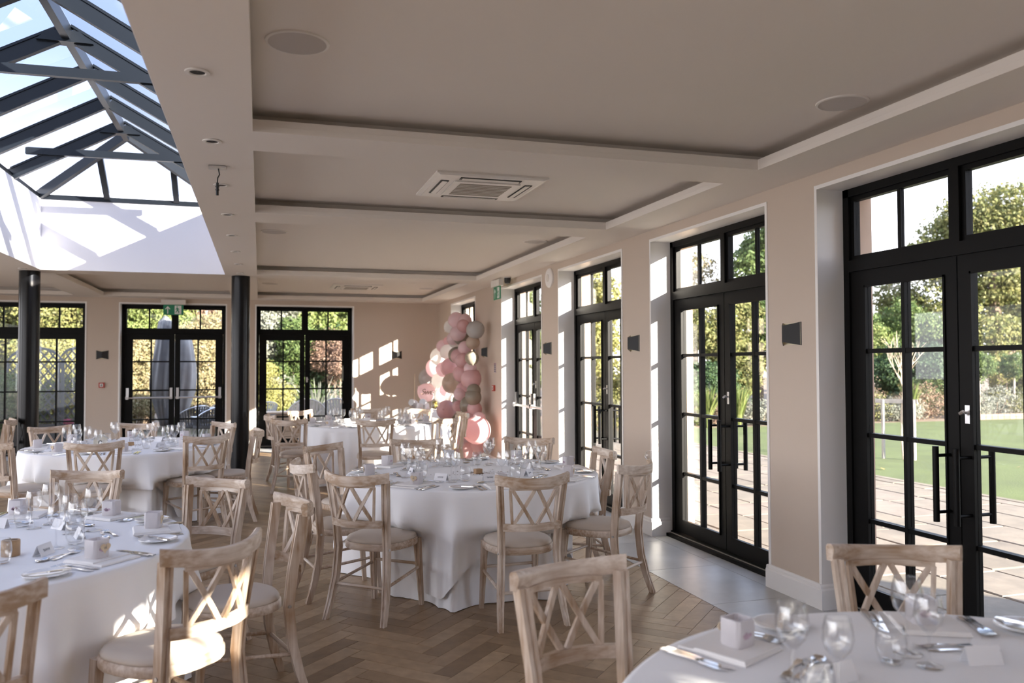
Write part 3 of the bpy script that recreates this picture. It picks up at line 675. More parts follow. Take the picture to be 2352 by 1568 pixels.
def setting(tb, deg, shift=0., heart=True):
    cx, cy = TAB[tb]; pos = WORD[deg]; a = math.radians(deg+shift); rnd = random.Random(hash((tb, deg)) % 9973 + deg)
    rnd = random.Random(ord(tb)*1000+deg)
    F = Vector((-math.cos(a), -math.sin(a), 0)); Rt = Vector((F.y, -F.x, 0)); rim = Vector((cx, cy, ZT)) - F*TR      # F to the middle, Rt to the diner's right
    yaw = math.atan2(F.y, F.x) - PI/2
    def at(x, f, z=0.): p = rim + Rt*(x+rnd.uniform(-.008, .008)) + F*(f+rnd.uniform(-.008, .008)); return (p.x, p.y, ZT+z)
    def it(name, key, cat, x, f, rz, desc, z=0., grp=None):
        o = put(name, ME[key], None, None, at(x, f, z), yaw+rz+rnd.uniform(-.07, .07), '%s at the %s place, %s' % (desc, pos, TN[tb]), cat, (grp or name.replace('_', ' ')) + ' on the ' + TN[tb]); return o
    it('napkin', 'napkin', 'napkin', 0, .135, 0, 'folded ivory napkin')
    c = it('cube_votive', 'cube', 'candle holder', rnd.uniform(-.02, .03), .15, rnd.uniform(-.35, .35), 'frosted cube candle holder', .0137)
    put('pressed_flower', ME['petal'], None, c, (rnd.uniform(-.006, .006), -.0366, .036)); q = put('pressed_flower', ME['petal'], None, c, (0, .0366, .034))
    if heart:
        s = rnd.choice((-1, 1)); h = put('heart_tag', ME['heart'], None, c, (.009*s, -.040, .040), label='small wooden heart tag')
        h.rotation_euler = (.12*(-1 if h.location.y > 0 else 1), rnd.uniform(-.25, .25), 0)
        k = put('script_letter', ME['hscript'], None, h, (0, -.0018 if h.location.y < 0 else .0018, 0)); k.rotation_euler = (0, 1.2, 0)
    it('dinner_fork', 'fork', 'fork', -.128, .13, .05, 'outer steel fork'); it('dinner_fork', 'fork', 'fork', -.158, .125, .05, 'inner steel fork'.replace('inner', 'second'))
    it('dinner_knife', 'knife', 'knife', .125, .12, -.04, 'inner steel knife'); it('dinner_knife', 'knife', 'knife', .155, .115, -.04, 'outer steel knife')
    pl_ = it('side_plate', 'plate', 'plate', -.27, .14, 0, 'small white side plate')
    kb = put('butter_knife', ME['bknife'], None, None, (pl_.location.x, pl_.location.y, ZT+.0135), yaw+rnd.choice((1.0, -1.1, .8)), 'steel butter knife across the side plate at the %s place, %s' % (pos, TN[tb]), 'knife', 'butter knives on the ' + TN[tb])
    it('dessert_spoon', 'spoon', 'spoon', -.02, .365, PI/2+.12, 'steel dessert spoon'); it('dessert_fork', 'dfork', 'fork', .02, .335, -PI/2+.2, 'steel dessert fork')
    cd = it('place_card', 'card', 'place card', .0+rnd.uniform(-.03, .03), .455, rnd.uniform(-.25, .25), 'white tent place card')
    k = put('name_script', ME['script'], None, cd, (0, -.0125, .022)); k.rotation_euler = (-.43, 0, 0)
    it('wine_glass', 'wine', 'wine glass', .135, .40, 0, 'large wine glass'); it('wine_glass', 'small', 'wine glass', .105, .50, 0, 'smaller wine glass'); it('water_tumbler', 'tumbler', 'tumbler', .195, .49, 0, 'stemless water tumbler')
for d in WORD: setting('M', d, 0)
for d in WORD: setting('L', d, 5)
for d in WORD: setting('F', d, -4)
for d, s_ in ((-90, 8), (-45, 9), (0, 10), (45, 4), (90, -4), (-135, 0)): setting('G', d, s_)
for d, s_ in ((45, 19), (135, -19), (0, 14)): setting('R', d, s_)
def centre(tb, dx=0, dy=0, rz=0.3):
    cx, cy = TAB[tb]
    t = thing('table_number_holder', 'oak block with a wire card clip amid the ' + TN[tb], 'card holder', (cx+dx, cy+dy, ZT), rz, 'table number holders')
    b = MB(); b.bev(-.026,-.02,0,.026,.02,.034,.002); b.build('block', M['oakblock'], t); b = MB(); b.tube([(0,0,.034),(0,0,.115),(.008,0,.125),(0,0,.132),(-.006,0,.125)], .0009, 6); b.build('wire_clip', M['steel'], t)
    b = MB(); rnd = random.Random(ord(tb))
    for i in range(80):
        r = abs(rnd.gauss(0, .09))+.03; a = rnd.uniform(0, 2*PI); x, y = r*math.cos(a)*1.3, r*math.sin(a)*.7; a2 = rnd.uniform(0, 3.1); l, w_ = .009, .0045
        b.add([(x+l*math.cos(a2), y+l*math.sin(a2), .0006), (x-w_*math.sin(a2), y+w_*math.cos(a2), .003), (x-l*math.cos(a2), y-l*math.sin(a2), .0006), (x+w_*math.sin(a2), y-w_*math.cos(a2), .002)], [(0,1,2,3)])
    put('petal_confetti', b.mesh('confetti'), M['confetti'], None, (cx+dx, cy+dy, ZT), 0, 'brown dried petal confetti scattered in the middle of the ' + TN[tb], 'confetti', None, 'stuff')
M['confetti'] = plain('dried_petals', (.16, .085, .055), .8, var=.4, vs=50)
centre('M', .02, -.08); centre('L', .05, 0); centre('F'); 
# round oak card block on the left-edge table
t = thing('log_slice_holder', 'round oak log block beside a wine glass on the table at the left edge', 'card holder', (-.985, 3.90, ZT))
b = MB(); b.lathe([(.034,0),(.035,.003),(.035,.062),(.033,.065)], 24, caps=True); b.build('block', M['oakblock'], t, True)
b = MB(); b.box(-.025,-.001,.065,.025,.001,.067); b.build('card_slot', M['slot'], t)
# small cream wooden house on the table beside the column
t = thing('wooden_house', 'cream wooden house ornament with an arched door on the table beside the black column', 'ornament', (-1.52, 9.1, ZT), .15); t.scale = (.62, .62, .62)
b = MB(); hs = [(-.10,0),(.10,0),(.10,.10),(0,.165),(-.10,.10)]; b.loft([[(x, -.05, z) for x, z in hs], [(x, .05, z) for x, z in hs]]); b.build('house_body', plain('cream_wood', (.66,.60,.47), .6), t)
b = MB()
for s in (-1, 1): b.bar((0, -.0, .172), (s*.125, 0, .09), .125, .012)
b.build('roof', plain('roof_grey', (.52,.49,.43), .6), t)
b = MB(); pr = [(-.028,0),(.028,0),(.028,.05),(.02,.066),(0,.073),(-.02,.066),(-.028,.05)]; b.loft([[(x,-.0525,z) for x, z in pr], [(x,-.049,z) for x, z in pr]]); b.build('door_opening', M['slot'], t)
# clear bubble on the rail of the front-right chair
t = thing('clear_bauble', 'small clear glass bauble resting on the rail of the front-right chair', 'bauble', (2.479, 4.975, .884))
b = MB(); b.lathe([(.001,0)]+[(.033*math.sin(PI*i/12), .033-.033*math.cos(PI*i/12)) for i in range(1, 12)]+[(.001,.066)], 20); b.build('globe', M['wine'], t, 'all')

# ================================================================== ceiling and wall fittings
def downlight(x, y, label):
    t = thing('downlight', label, 'downlight', (x, y, ZS), 0, 'recessed ceiling downlights')
    b = MB(); b.lathe([(.050,-.001),(.049,-.006),(.034,-.007),(.030,-.002)], 28); b.build('bezel', M['plastic'], t, True)
    b = MB(); b.lathe([(.0302,-.0025),(.001,-.0022)], 24); b.build('recess', M['slot'], t)
ORD = ['nearest','second','third','fourth','fifth','sixth','seventh','eighth']
for i, y in enumerate((3.54, 4.62, 5.73, 6.84, 7.93, 9.04, 10.16, 11.15)): downlight(-.248, y, '%s recessed downlight along the soffit right of the roof lantern' % ORD[i])
for i, y in enumerate((9.04, 10.16, 11.3)): downlight(-2.77, y, '%s recessed downlight along the soffit left of the roof lantern' % ORD[i])
def speaker(x, y, label):
    t = thing('ceiling_speaker', label, 'speaker', (x, y, ZC), 0, 'round ceiling speakers')
    b = MB(); b.lathe([(.128,0),(.127,-.006),(.116,-.008)], 40); b.build('rim', M['plastic'], t, True); b = MB(); b.lathe([(.117,-.0075),(.06,-.0085),(.001,-.009)], 40); b.build('grille', M['spk'], t, True)
speaker(.14, 3.42, 'round ceiling speaker near the light well in the nearest coffer'); speaker(2.80, 3.44, 'round ceiling speaker near the doors in the nearest coffer')
speaker(.13, 8.37, 'round ceiling speaker left of the long middle coffer'); speaker(2.80, 8.28, 'round ceiling speaker right of the long middle coffer')
speaker(.16, 13.7, 'faint round ceiling speaker left in the farthest coffer'); speaker(2.72, 13.9, 'faint round ceiling speaker right in the farthest coffer')
def cassette(x, y, label):
    t = thing('air_conditioner', label, 'air conditioner', (x, y, ZC), 0, 'ceiling air conditioners'); h = .40
    b = MB(); rings = []
    for k, z in ((1, 0), (1, -.012), (.93, -.022), (.55, -.026)): rings.append([(sx*h*k, sy*h*k, z) for sx, sy in ((-1,-1),(1,-1),(1,1),(-1,1))])
    b.loft(rings); b.build('fascia', M['plastic'], t)
    b = MB(); b.box(-.24,-.24,-.034,.24,.24,-.026); P_ = b.build('grille_frame', M['plastic'], t); b = MB(); b.box(-.19,-.19,-.0352,.19,.19,-.034); b.build('intake_grille', M['grille'], P_)
    for i in range(16):
        b = MB(); yy = -.18+.024*i; b.box(-.19, yy-.003, -.0375, .19, yy+.003, -.035); b.build('grille_bar', M['plastic'] if i % 2 else M['grille'], P_)
    for k in range(4):
        c, s_ = [(1,0),(0,1),(-1,0),(0,-1)][k]
        def q(u, v, z): return (c*v - s_*u, s_*v + c*u, z)
        b = MB(); b.loft([[q(-.22,.278,z), q(.22,.278,z), q(.22,.335,z), q(-.22,.335,z)] for z in (-.0215, -.0275)]); L = b.build('louvre_slot', M['slot'], t)
        b = MB(); b.loft([[q(-.205,.286,z), q(.205,.286,z), q(.205,.322,z+.004), q(-.205,.322,z+.004)] for z in (-.029, -.033)]); b.build('louvre_blade', M['plastic'], L)
cassette(1.54, 5.82, 'square white ceiling air conditioner in the second coffer'); cassette(1.53, 13.85, 'square white ceiling air conditioner in the farthest coffer')
def sconce(x, y, rz, label):
    t = thing('wall_sconce', label, 'wall light', (x, y, 1.64), rz, 'black wall sconces')
    pr = [(-.10, 0), (-.008, .072), (.008, .072), (.10, 0)]; H = .152; th = .006
    def off(k): return [(x_*k, y_*k if y_ else 0) for x_, y_ in pr]
    b = MB(); o_, i_ = off(1), off(.94)
    def zr(p, top): k = p[1]/.072; return (H-.022*k) if top else .022*k
    for j in range(3):
        q = [o_[j], o_[j+1], i_[j+1], i_[j]]; b.loft([[(*p, zr(p, tp)) for p in q] for tp in (False, True)])
    b.build('shade', M['sconce'], t)
    b = MB(); q = off(.935); b.add([(*p, zr(p, tp) + (-.001 if tp else .001)) for tp in (False, True) for p in q], [(0,1,5,4),(1,2,6,5),(2,3,7,6)]); b.build('shade_lining', M['sconcein'], t)
    b = MB(); b.box(-.094, 0, .004, .094, .006, H-.004); b.build('back_plate', M['sconcein'], t)
for y, lb in ((4.62,'black wall sconce between the two nearest glazed doors'),(6.985,'black wall sconce on the second pier of the window wall'),(9.37,'black wall sconce on the third pier of the window wall'),(12.27,'black wall sconce above the small wall placard')): sconce(XR, y, PI/2, lb)
sconce(2.51, YF, PI, 'black wall sconce on the far wall beside the balloons'); sconce(-2.61, YF, PI, 'black wall sconce between the two left far doors')
def flat(name, P, w_, h_, t_, m): pass
# exit signs
def exit_sign(loc, rz, label, hang):
    t = thing('exit_sign', label, 'exit sign', loc, rz, 'green exit signs')
    b = MB(); b.bev(-.20,-.035,-.09,.20,.035,-.0,.004); b.build('lamp_housing', M['plastic'], t)
    b = MB(); b.box(-.165,-.006,-.27,.165,.006,-.09); g_ = b.build('green_panel', M['green'], t, label='green panel with white arrow and running figure')
    b = MB()
    def pic(pts): b.loft([[(x, -.0075, z) for x, z in pts], [(x, -.006, z) for x, z in pts]])
    pic([(-.10,-.25),(-.085,-.25),(-.085,-.15),(-.06,-.175),(-.05,-.165),(-.0925,-.115),(-.135,-.165),(-.125,-.175),(-.10,-.15)])
    pic([(.02,-.255),(.13,-.255),(.13,-.105),(.02,-.105)]); b.build('white_symbols', M['exitwhite'], g_)
    b = MB()
    def pic2(pts): b.loft([[(x, -.009, z) for x, z in pts], [(x, -.0075, z) for x, z in pts]])
    pic2([(.062+.010*math.cos(k), -.128+.010*math.sin(k)) for k in [i*PI/4 for i in range(8)]])
    pic2([(.055,-.142),(.080,-.150),(.100,-.175),(.092,-.180),(.077,-.163),(.082,-.190),(.098,-.210),(.088,-.240),(.078,-.236),(.083,-.214),(.066,-.198),(.050,-.225),(.030,-.228),(.030,-.218),(.045,-.215),(.056,-.185),(.053,-.160),(.040,-.180),(.032,-.175)])
    b.build('running_figure', M['green'], g_)
exit_sign((-1.462, YF-.10, 2.69), 0, 'green exit sign above the middle far doors', 0)
exit_sign((3.16, 11.0, 2.70), -PI/2, 'green exit sign hung from the ceiling by the push-bar doors', 0)
t = thing('ceiling_camera', 'small dark dome camera beside the hanging exit sign', 'camera', (3.22, 10.7, ZS)); b = MB(); b.lathe([(.045,0),(.045,-.05),(.036,-.085),(.001,-.095)], 20); b.build('dome', M['slot'], t, True); b = MB(); b.lathe([(.05,0),(.05,-.012)], 20, caps=True); b.build('mount', M['plastic'], t)
t = thing('wall_disc', 'round white sounder disc high on the pier between glazed doors', 'sounder', (XR, 9.30, 2.56)); t.rotation_euler = (0, -PI/2, 0)
b = MB(); b.lathe([(.115,0),(.118,.02),(.105,.034),(.06,.036),(.001,.036)], 36, caps=True); b.build('cover', M['white'], t, True); b = MB(); b.lathe([(.045,.036),(.045,.044),(.035,.046),(.001,.046)], 24); b.build('centre_boss', M['plastic'], t, True)
def call_point(loc, rz, label):
    t = thing('fire_call_point', label, 'fire alarm', loc, rz, 'red fire call points')
    b = MB(); b.loft([[(-.044,0,-.044),(.044,0,-.044),(.044,0,.044),(-.044,0,.044)],[(-.044,-.03,-.044),(.044,-.03,-.044),(.044,-.03,.044),(-.044,-.03,.044)]]); b.build('box', M['red'], t)
    b = MB(); b.box(-.026,-.0325,-.024,.026,-.03,.028); b.build('press_panel', M['exitwhite'], t); b = MB(); b.box(-.018,-.034,-.006,.018,-.0325,.006); b.box(-.006,-.034,.010,.006,-.0325,.018); b.box(-.006,-.034,-.018,.006,-.0325,-.010); b.build('panel_mark', M['slot'], t)
call_point((-2.615, YF, 1.19), 0, 'red fire call point under the sconce between left far doors'); call_point((XR, 11.78, 1.175), -PI/2, 'red fire call point under the wall placard')
t = thing('wall_placard', 'narrow printed notice above the red call point on the right wall', 'sign', (XR, 11.74, 1.40), -PI/2)
b = MB(); b.box(-.05,-.006,0,.05,0,.15); b.build('plate', plain('placard', (.55,.45,.46), .5), t)
for i in range(5):
    b = MB(); b.box(-.04,-.0072,.015+.027*i,.04,-.006,.033+.027*i); b.build('print_line', plain('placard_ink', (.25,.12,.14) if i in (0,4) else (.22,.20,.24), .6) if i > 3 else M['ink'], t)
t = thing('ceiling_hook', 'small plate with a hanging clip below the soffit', 'hook', (-.248, 5.2, ZS))
b = MB(); b.bev(-.05,-.03,-.016,.05,.03,0,.004); b.build('plate', M['silver'], t); b = MB(); b.tube([(.005,0,-.016),(.012,0,-.05),(.002,0,-.07),(0,0,-.10)], .0035, 8); b.build('cord', M['slot'], t); b = MB(); b.tube([(0,0,-.10),(0,0,-.175)], .0085, 10); b.tube([(0,0,-.12),(0,0,-.125)], .012, 10); b.tube([(0,0,-.14),(0,0,-.145)], .012, 10); b.build('clip', M['slot'], t)

# ================================================================== balloons and sweets table
BC = {'P': ('pale pink', (.94,.76,.785)), 'D': ('dusty pink', (.84,.58,.59)), 'G': ('taupe', (.42,.37,.30)), 'C': ('cream', (.90,.87,.84)), 'B': ('beige', (.66,.54,.44)), 'S': ('silver-grey', (.60,.58,.57))}
for k, (nm, c) in BC.items(): M['bal'+k] = plain('balloon_'+nm.replace(' ', '_').replace('-', '_'), c, .16, trans=.42)
# px, py, radius in photo pixels, colour
BAL = [(1048,735,15,'P'),(1068,737,13,'P'),(1034,750,12,'C'),(1064,748,12,'D'),(1052,765,15,'P'),(1092,757,17,'S'),(1060,773,16,'G'),(1042,777,13,'P'),(1046,782,14,'C'),(1086,786,13,'B'),(1030,786,11,'D'),
 (1068,799,13,'P'),(1017,795,12,'P'),(1048,815,15,'G'),(1052,818,14,'D'),(1062,828,14,'D'),(1084,822,13,'G'),(1009,819,17,'C'),(1028,808,14,'C'),(1000,845,18,'P'),(1080,846,12,'P'),(1034,844,18,'D'),(1060,858,16,'D'),(1018,848,14,'P'),
 (985,868,19,'S'),(1010,874,15,'C'),(1040,880,20,'B'),(1082,870,19,'D'),(1066,896,16,'D'),(1088,897,13,'G'),(1056,905,12,'P'),(1087,912,15,'G'),(1056,920,14,'G'),(1077,930,17,'G'),(1052,933,11,'D'),(1026,942,19,'D'),(1090,938,14,'D'),(1040,953,13,'G'),
 (980,901,17,'P'),(1015,907,15,'C'),(1000,890,13,'C'),(1024,896,12,'P'),(1075,964,16,'D'),(1095,988,26,'D'),(1056,990,17,'G'),(1064,1016,21,'P'),(1070,983,14,'D'),(1080,1035,17,'D'),(1098,1025,15,'D'),(1044,968,13,'P'),(1100,960,12,'P')]
def px_ray(px, py): return _f2 + _r3*((px-1176)/1889.39) - _u3*((py-784)/1889.39)
def unit_balloon():
    b = MB(); pr = []
    for i in range(1, 18):
        a = PI*i/18; k = 1.0 if a < PI/2 else 1+.10*((a-PI/2)/(PI/2))**2; pr.append((math.sin(a)*(1-.05*max(0, -math.cos(a))), math.cos(a)*k))
    pr = [(.001, 1.0)] + pr + [(.035, -1.10), (.03, -1.13), (.055, -1.18), (.06, -1.20)]
    b.lathe(pr, 24); return b
def num(i):
    w_ = ['highest','second','third','fourth','fifth','sixth','seventh','eighth','ninth','tenth','eleventh','twelfth','thirteenth','fourteenth','fifteenth','sixteenth','seventeenth','eighteenth']
    return w_[i]
bm_ = {}
cnt = {}
for px, py, pr, c in sorted(BAL, key=lambda q: q[1]):
    d = px_ray(px, py); rnd = random.Random(px*7+py)
    t_ = min((3.12-.12*rnd.random())/d.x, 15.25/d.y)
    if py > 925 and px < 1052: t_ = 13.3/d.y
    if (px, py) == (980, 901): t_ = 14.82/d.y
    P0 = Vector((0,0,1.52)) + d*t_; rad = pr*t_/1889.39
    if P0.x + rad > 3.325 and P0.y < 12.9 : 
        k = (3.32-rad*0.98)/P0.x if P0.x > 0 else 1; P0 = Vector((0,0,1.52)) + d*t_*k; rad *= k
    rad *= 1.25; P0.z = max(P0.z, rad*1.02)
    if c not in bm_: me = unit_balloon().mesh('balloon', 'all'); me.materials.append(M['bal'+c]); bm_[c] = me
    i = cnt.get(c, 0); cnt[c] = i+1; nm = BC[c][0]
    lab = ('%s %s balloon' % (num(i), nm) if i == 0 else '%s highest %s balloon' % (num(i), nm)) + ' in the garland by the corner window'
    o = put('balloon', bm_[c], None, None, P0, None, lab, 'balloon', 'balloons of the garland'); o.scale = (rad, rad, rad)
    v = Vector((rnd.uniform(-1,1), rnd.uniform(-.2,1), rnd.uniform(-.9,.9))); o.rotation_euler = v.to_track_quat('Z', 'Y').to_euler()
    if (px, py) == (980, 901): SWB = (P0.copy(), rad)
# script word standing on the pink balloon over the sweets table
cu = bpy.data.curves.new('sweet_word', 'FONT'); cu.body = 'Sweet'; cu.size = .145; cu.shear = .35; cu.extrude = .0015; cu.align_x = 'CENTER'; cu.space_character = .86
so = bpy.data.objects.new('sweet_lettering', cu); col.objects.link(so); cu.materials.append(plain('lettering_ink', (.20,.12,.09), .5))
dv = Vector((0,0,1.52)) - SWB[0]; dv.normalize(); so.location = SWB[0] + dv*(SWB[1]+.004) + Vector((.05, -.015, -.035)); so.rotation_euler = (PI/2, 0, -YAW+.08); bpy.context.view_layer.update(); me = bpy.data.meshes.new_from_object(so.evaluated_get(bpy.context.evaluated_depsgraph_get())); lo, ro = so.location.copy(), so.rotation_euler.copy(); bpy.data.objects.remove(so)
so = put('sweet_lettering', me, None, None, lo, None, 'dark script word Sweet on the pale pink balloon above the sweets', 'lettering'); so.rotation_euler = ro
# the sweets table
SX, SY = 2.86, 14.30
t = thing('sweets_table', 'small round table under a white cloth by the balloons', 'table', (SX, SY, 0))
b = MB(); n = 96
def rg(r, z, am): return [((r+am*math.sin(i*2*PI/n*14))*math.cos(2*PI*i/n), (r+am*math.sin(i*2*PI/n*14))*math.sin(2*PI*i/n), z) for i in range(n)]
b.loft([rg(.43,.004,.02), rg(.425,.3,.014), rg(.405,.7,.003), rg(.40,.735,0), rg(.38,.742,0)]); b.build('cloth', M['cloth'], t, 'all')
ZW = .743
def jar(name, label, x, y, r, h, inner, cat):
    t = thing(name, label, cat, (SX+x, SY+y, ZW)); b = MB(); b.lathe([(.001,.002),(r*.95,.002),(r,.01),(r,h*.8),(r*.8,h*.93),(r*.82,h),(r*.78,h),(r*.76,h*.92),(r*.95,h*.79),(r*.95,.014),(.001,.012)], 24); b.build('jar_glass', M['wine'], t, 'all')
    rnd = random.Random(4); 
    for i in range(16):
        b = MB(); a = rnd.uniform(0, 6.28); rr_ = rnd.uniform(0, r*.6); z = .02+h*.68*i/16; c = Vector((rr_*math.cos(a), rr_*math.sin(a), z+.012)); dd = Vector((rnd.uniform(-1,1), rnd.uniform(-1,1), rnd.uniform(-.6,.6))).normalized()*r*.38
        b.tube([c-dd, c-dd*.6, c+dd*.6, c+dd], [.006, .016, .016, .006], 8); b.build('sweet', inner, t, True)
M['sweetg'] = plain('olive_sweets', (.30,.24,.04), .4, var=.3, vs=30)
jar('sweet_jar', 'glass jar of olive-green sweets on the sweets table', .06, -.24, .075, .17, M['sweetg'], 'jar')
for i, (x, y) in enumerate(((-.31, -.10), (-.12, -.02))):
    t = thing('tilted_sweet_jar', '%s tilted silver-rimmed jar on the sweets table' % ('left' if i == 0 else 'right'), 'jar', (SX+x, SY+y, ZW), .3*i, 'tilted sweet jars')
    b = MB(); b.box(-.05,-.03,0,.05,.03,.05); b.build('stand', M['balS'], t)
    b = MB(); b.tube([(.06, .03, .10), (.02, 0, .115), (-.03, -.05, .13)], [.05, .062, .055], 18); b.build('jar_body', M['frost'], t, True); b = MB(); b.tube([(-.03,-.05,.13), (-.042,-.062,.134)], [.058, .058], 18); b.build('rim', M['silver'], t, True)
for i, (x, y) in enumerate(((-.20, -.27), (-.10, -.30), (-.24, -.20))):
    t = thing('sweet_bag', ['left','right','rear'][i]+' lilac-white paper sweet bag on the sweets table', 'paper bag', (SX+x, SY+y, ZW), .4*i, 'paper sweet bags'); b = MB(); b.loft([[(-.035,-.02,0),(.035,-.02,0),(.035,.02,0),(-.035,.02,0)],[(-.036,-.018,.07),(.036,-.018,.07),(.036,.018,.07),(-.036,.018,.07)],[(-.038,-.004,.12),(.038,-.004,.12),(.038,.004,.12),(-.038,.004,.12)]]); b.build('bag', M['card'], t)
    b = MB(); b.box(-.012,-.0215,.03,.012,-.0195,.05); b.build('sticker', M['balP'], t)
t = thing('sweet_tray', 'dusty pink tray at the front of the sweets table', 'tray', (SX-.08, SY-.30, ZW)); b = MB(); b.lathe([(.001,.002),(.055,.002),(.068,.014),(.066,.016),(.053,.006),(.001,.006)], 28); b.build('dish', M['balD'], t, True); b = MB(); b.tube([(-.03,0,.012),(.03,.01,.014)], .008, 8); b.build('sweet', M['balP'], t)
t = thing('tall_stake', 'thin pale stick standing on the sweets table', 'stick', (SX-.26, SY+.05, ZW)); b = MB(); b.tube([(0,0,.0),(.01,0,.62)], .006, 8); b.build('rod', M['heart'], t); b = MB(); b.lathe([(.03,0),(.03,.012)], 16, caps=True); b.build('foot', M['heart'], t)

# ================================================================== foliage helper
def leaves(name, blobs, n, size, m, parent=None, seed=1, shell=.55, flat=.0, loc=None, droop=0., **k):
    """n small leaf blades spread through ellipsoids (x,y,z,rx,ry,rz)"""
    n = int(n*2.6); size = size*.52
    rg = np.random.default_rng(seed); B = np.array(blobs, float); vol = (B[:,3]*B[:,4]*B[:,5])**(2/3); pick = rg.choice(len(B), n, p=vol/vol.sum())
    d = rg.normal(size=(n,3)); d /= np.linalg.norm(d, axis=1)[:,None]; r = shell + (1-shell)*rg.random(n)**.7
    lump = 1 + .22*np.sin(d[:,0]*7+pick)*np.cos(d[:,1]*6+pick*2) + .12*np.sin(d[:,2]*11+pick)
    c = B[pick,:3] + d*B[pick,3:]*(r*lump)[:,None]
    nn = d*.7 + rg.normal(size=(n,3))*.7 + np.array([.2,-.3,.3]); nn /= np.linalg.norm(nn, axis=1)[:,None]
    a = np.cross(nn, rg.normal(size=(n,3))); a /= np.linalg.norm(a, axis=1)[:,None]; bb = np.cross(nn, a)
    s = size*(.6+.8*rg.random(n)); L = (a*s[:,None]); Wd = (bb*s[:,None]*.5)
    V = np.stack([c-L, c+Wd-L*.1, c+L, c-Wd-L*.1], 1).reshape(-1, 3).astype(np.float32)
    me = bpy.data.meshes.new(name); me.vertices.add(4*n); me.vertices.foreach_set('co', V.ravel()); me.loops.add(4*n); me.loops.foreach_set('vertex_index', np.arange(4*n, dtype=np.int32))
    me.polygons.add(n); me.polygons.foreach_set('loop_start', np.arange(0, 4*n, 4, dtype=np.int32)); me.polygons.foreach_set('loop_total', np.full(n, 4, dtype=np.int32)); me.update(); me.validate()
    return put(name, me, m, parent, loc, **k)
def branches(b, p, d, L, r, depth, rnd, up=.25, spread=.7):
    q = p + d*L; mid = (p+q)/2 + Vector((rnd.uniform(-1,1), rnd.uniform(-1,1), 0))*L*.06; b.tube([p, mid, q], [r, r*.85, r*.68], 6 if depth > 1 else 4)
    if depth == 0: return
    for i in range(rnd.choice((2, 3, 3))):
        nd = (d + Vector((rnd.uniform(-1,1), rnd.uniform(-1,1), rnd.uniform(-.3,.6)+up))*spread).normalized(); branches(b, p+d*L*rnd.uniform(.55, 1.), nd, L*rnd.uniform(.5,.78), r*.6, depth-1, rnd, up, spread)
def fol(name, cols, trans=.3): return varied(name, cols, .6, trans=trans, spec=.25)
M['bark'] = plain('bark', (.20,.145,.10), .9, var=.3, vs=12); M['palebark'] = plain('pale_bark', (.55,.44,.33), .8, var=.2, vs=12)
M['fo_green'] = fol('leaf_green', [(.035,.065,.018),(.075,.12,.035),(.13,.17,.055),(.055,.09,.025)])
M['fo_dark'] = fol('leaf_dark', [(.012,.03,.012),(.03,.06,.022),(.05,.085,.03),(.02,.045,.015)], .15)
M['fo_yellow'] = fol('leaf_yellow', [(.20,.19,.055),(.28,.26,.085),(.14,.155,.045),(.34,.31,.13)])
M['fo_olive'] = fol('leaf_olive', [(.10,.12,.035),(.17,.18,.06),(.24,.22,.085),(.07,.09,.03)])
M['fo_autumn'] = fol('leaf_autumn', [(.24,.185,.10),(.31,.25,.14),(.17,.165,.07),(.34,.29,.185)])
M['fo_copper'] = fol('leaf_copper', [(.20,.125,.085),(.28,.18,.135),(.15,.09,.055),(.34,.24,.19)])
M['fo_pink'] = fol('leaf_pink', [(.22,.12,.11),(.20,.14,.07),(.28,.20,.15),(.15,.11,.06)])
M['fo_silver'] = fol('leaf_silver', [(.19,.20,.16),(.26,.26,.22),(.14,.16,.11)])
M['fo_lime'] = fol('leaf_lime', [(.11,.15,.04),(.18,.22,.065),(.075,.11,.03),(.26,.27,.10)])
GZ = -.10
def tree(label, x, y, h, blobs, n, size, m, trunk=.18, seed=1, cat='tree', group='trees round the garden', bark='bark', name='garden_tree'):
    t = thing(name, label, cat, (x, y, GZ), 0, group); rnd = random.Random(seed)
    b = MB(); top = max(q[2] for q in blobs); b.tube([(0,0,0), (.05*h*.1, 0, top*.4), (0, .03*h, top*.85)], [trunk, trunk*.75, trunk*.3], 8)
    for q in blobs[:7]: z0 = min(q[2]*.6, top*.6); b.tube([(0,0,z0), (q[0]*.6, q[1]*.6, (z0+q[2])/2), (q[0], q[1], q[2])], [trunk*.45, trunk*.25, trunk*.08], 6)
    b.build('trunk', M[bark], t, True); leaves('foliage', blobs, n, size, M[m], t, seed, kind='stuff'); return t
def shrub(label, x, y, blobs, n, size, m, seed=1, cat='shrub', group='garden shrubs', name='garden_shrub', z=GZ):
    t = thing(name, label, cat, (x, y, z), 0, group); b = MB(); rnd = random.Random(seed)
    for i in range(6): q = blobs[i % len(blobs)]; b.tube([(q[0]*.3, q[1]*.3, 0), (q[0]+rnd.uniform(-.3,.3)*q[3], q[1]+rnd.uniform(-.3,.3)*q[4], q[2])], [.03, .01], 5)
    b.build('stems', M['bark'], t); leaves('foliage', blobs, n, size, M[m], t, seed, kind='stuff'); return t
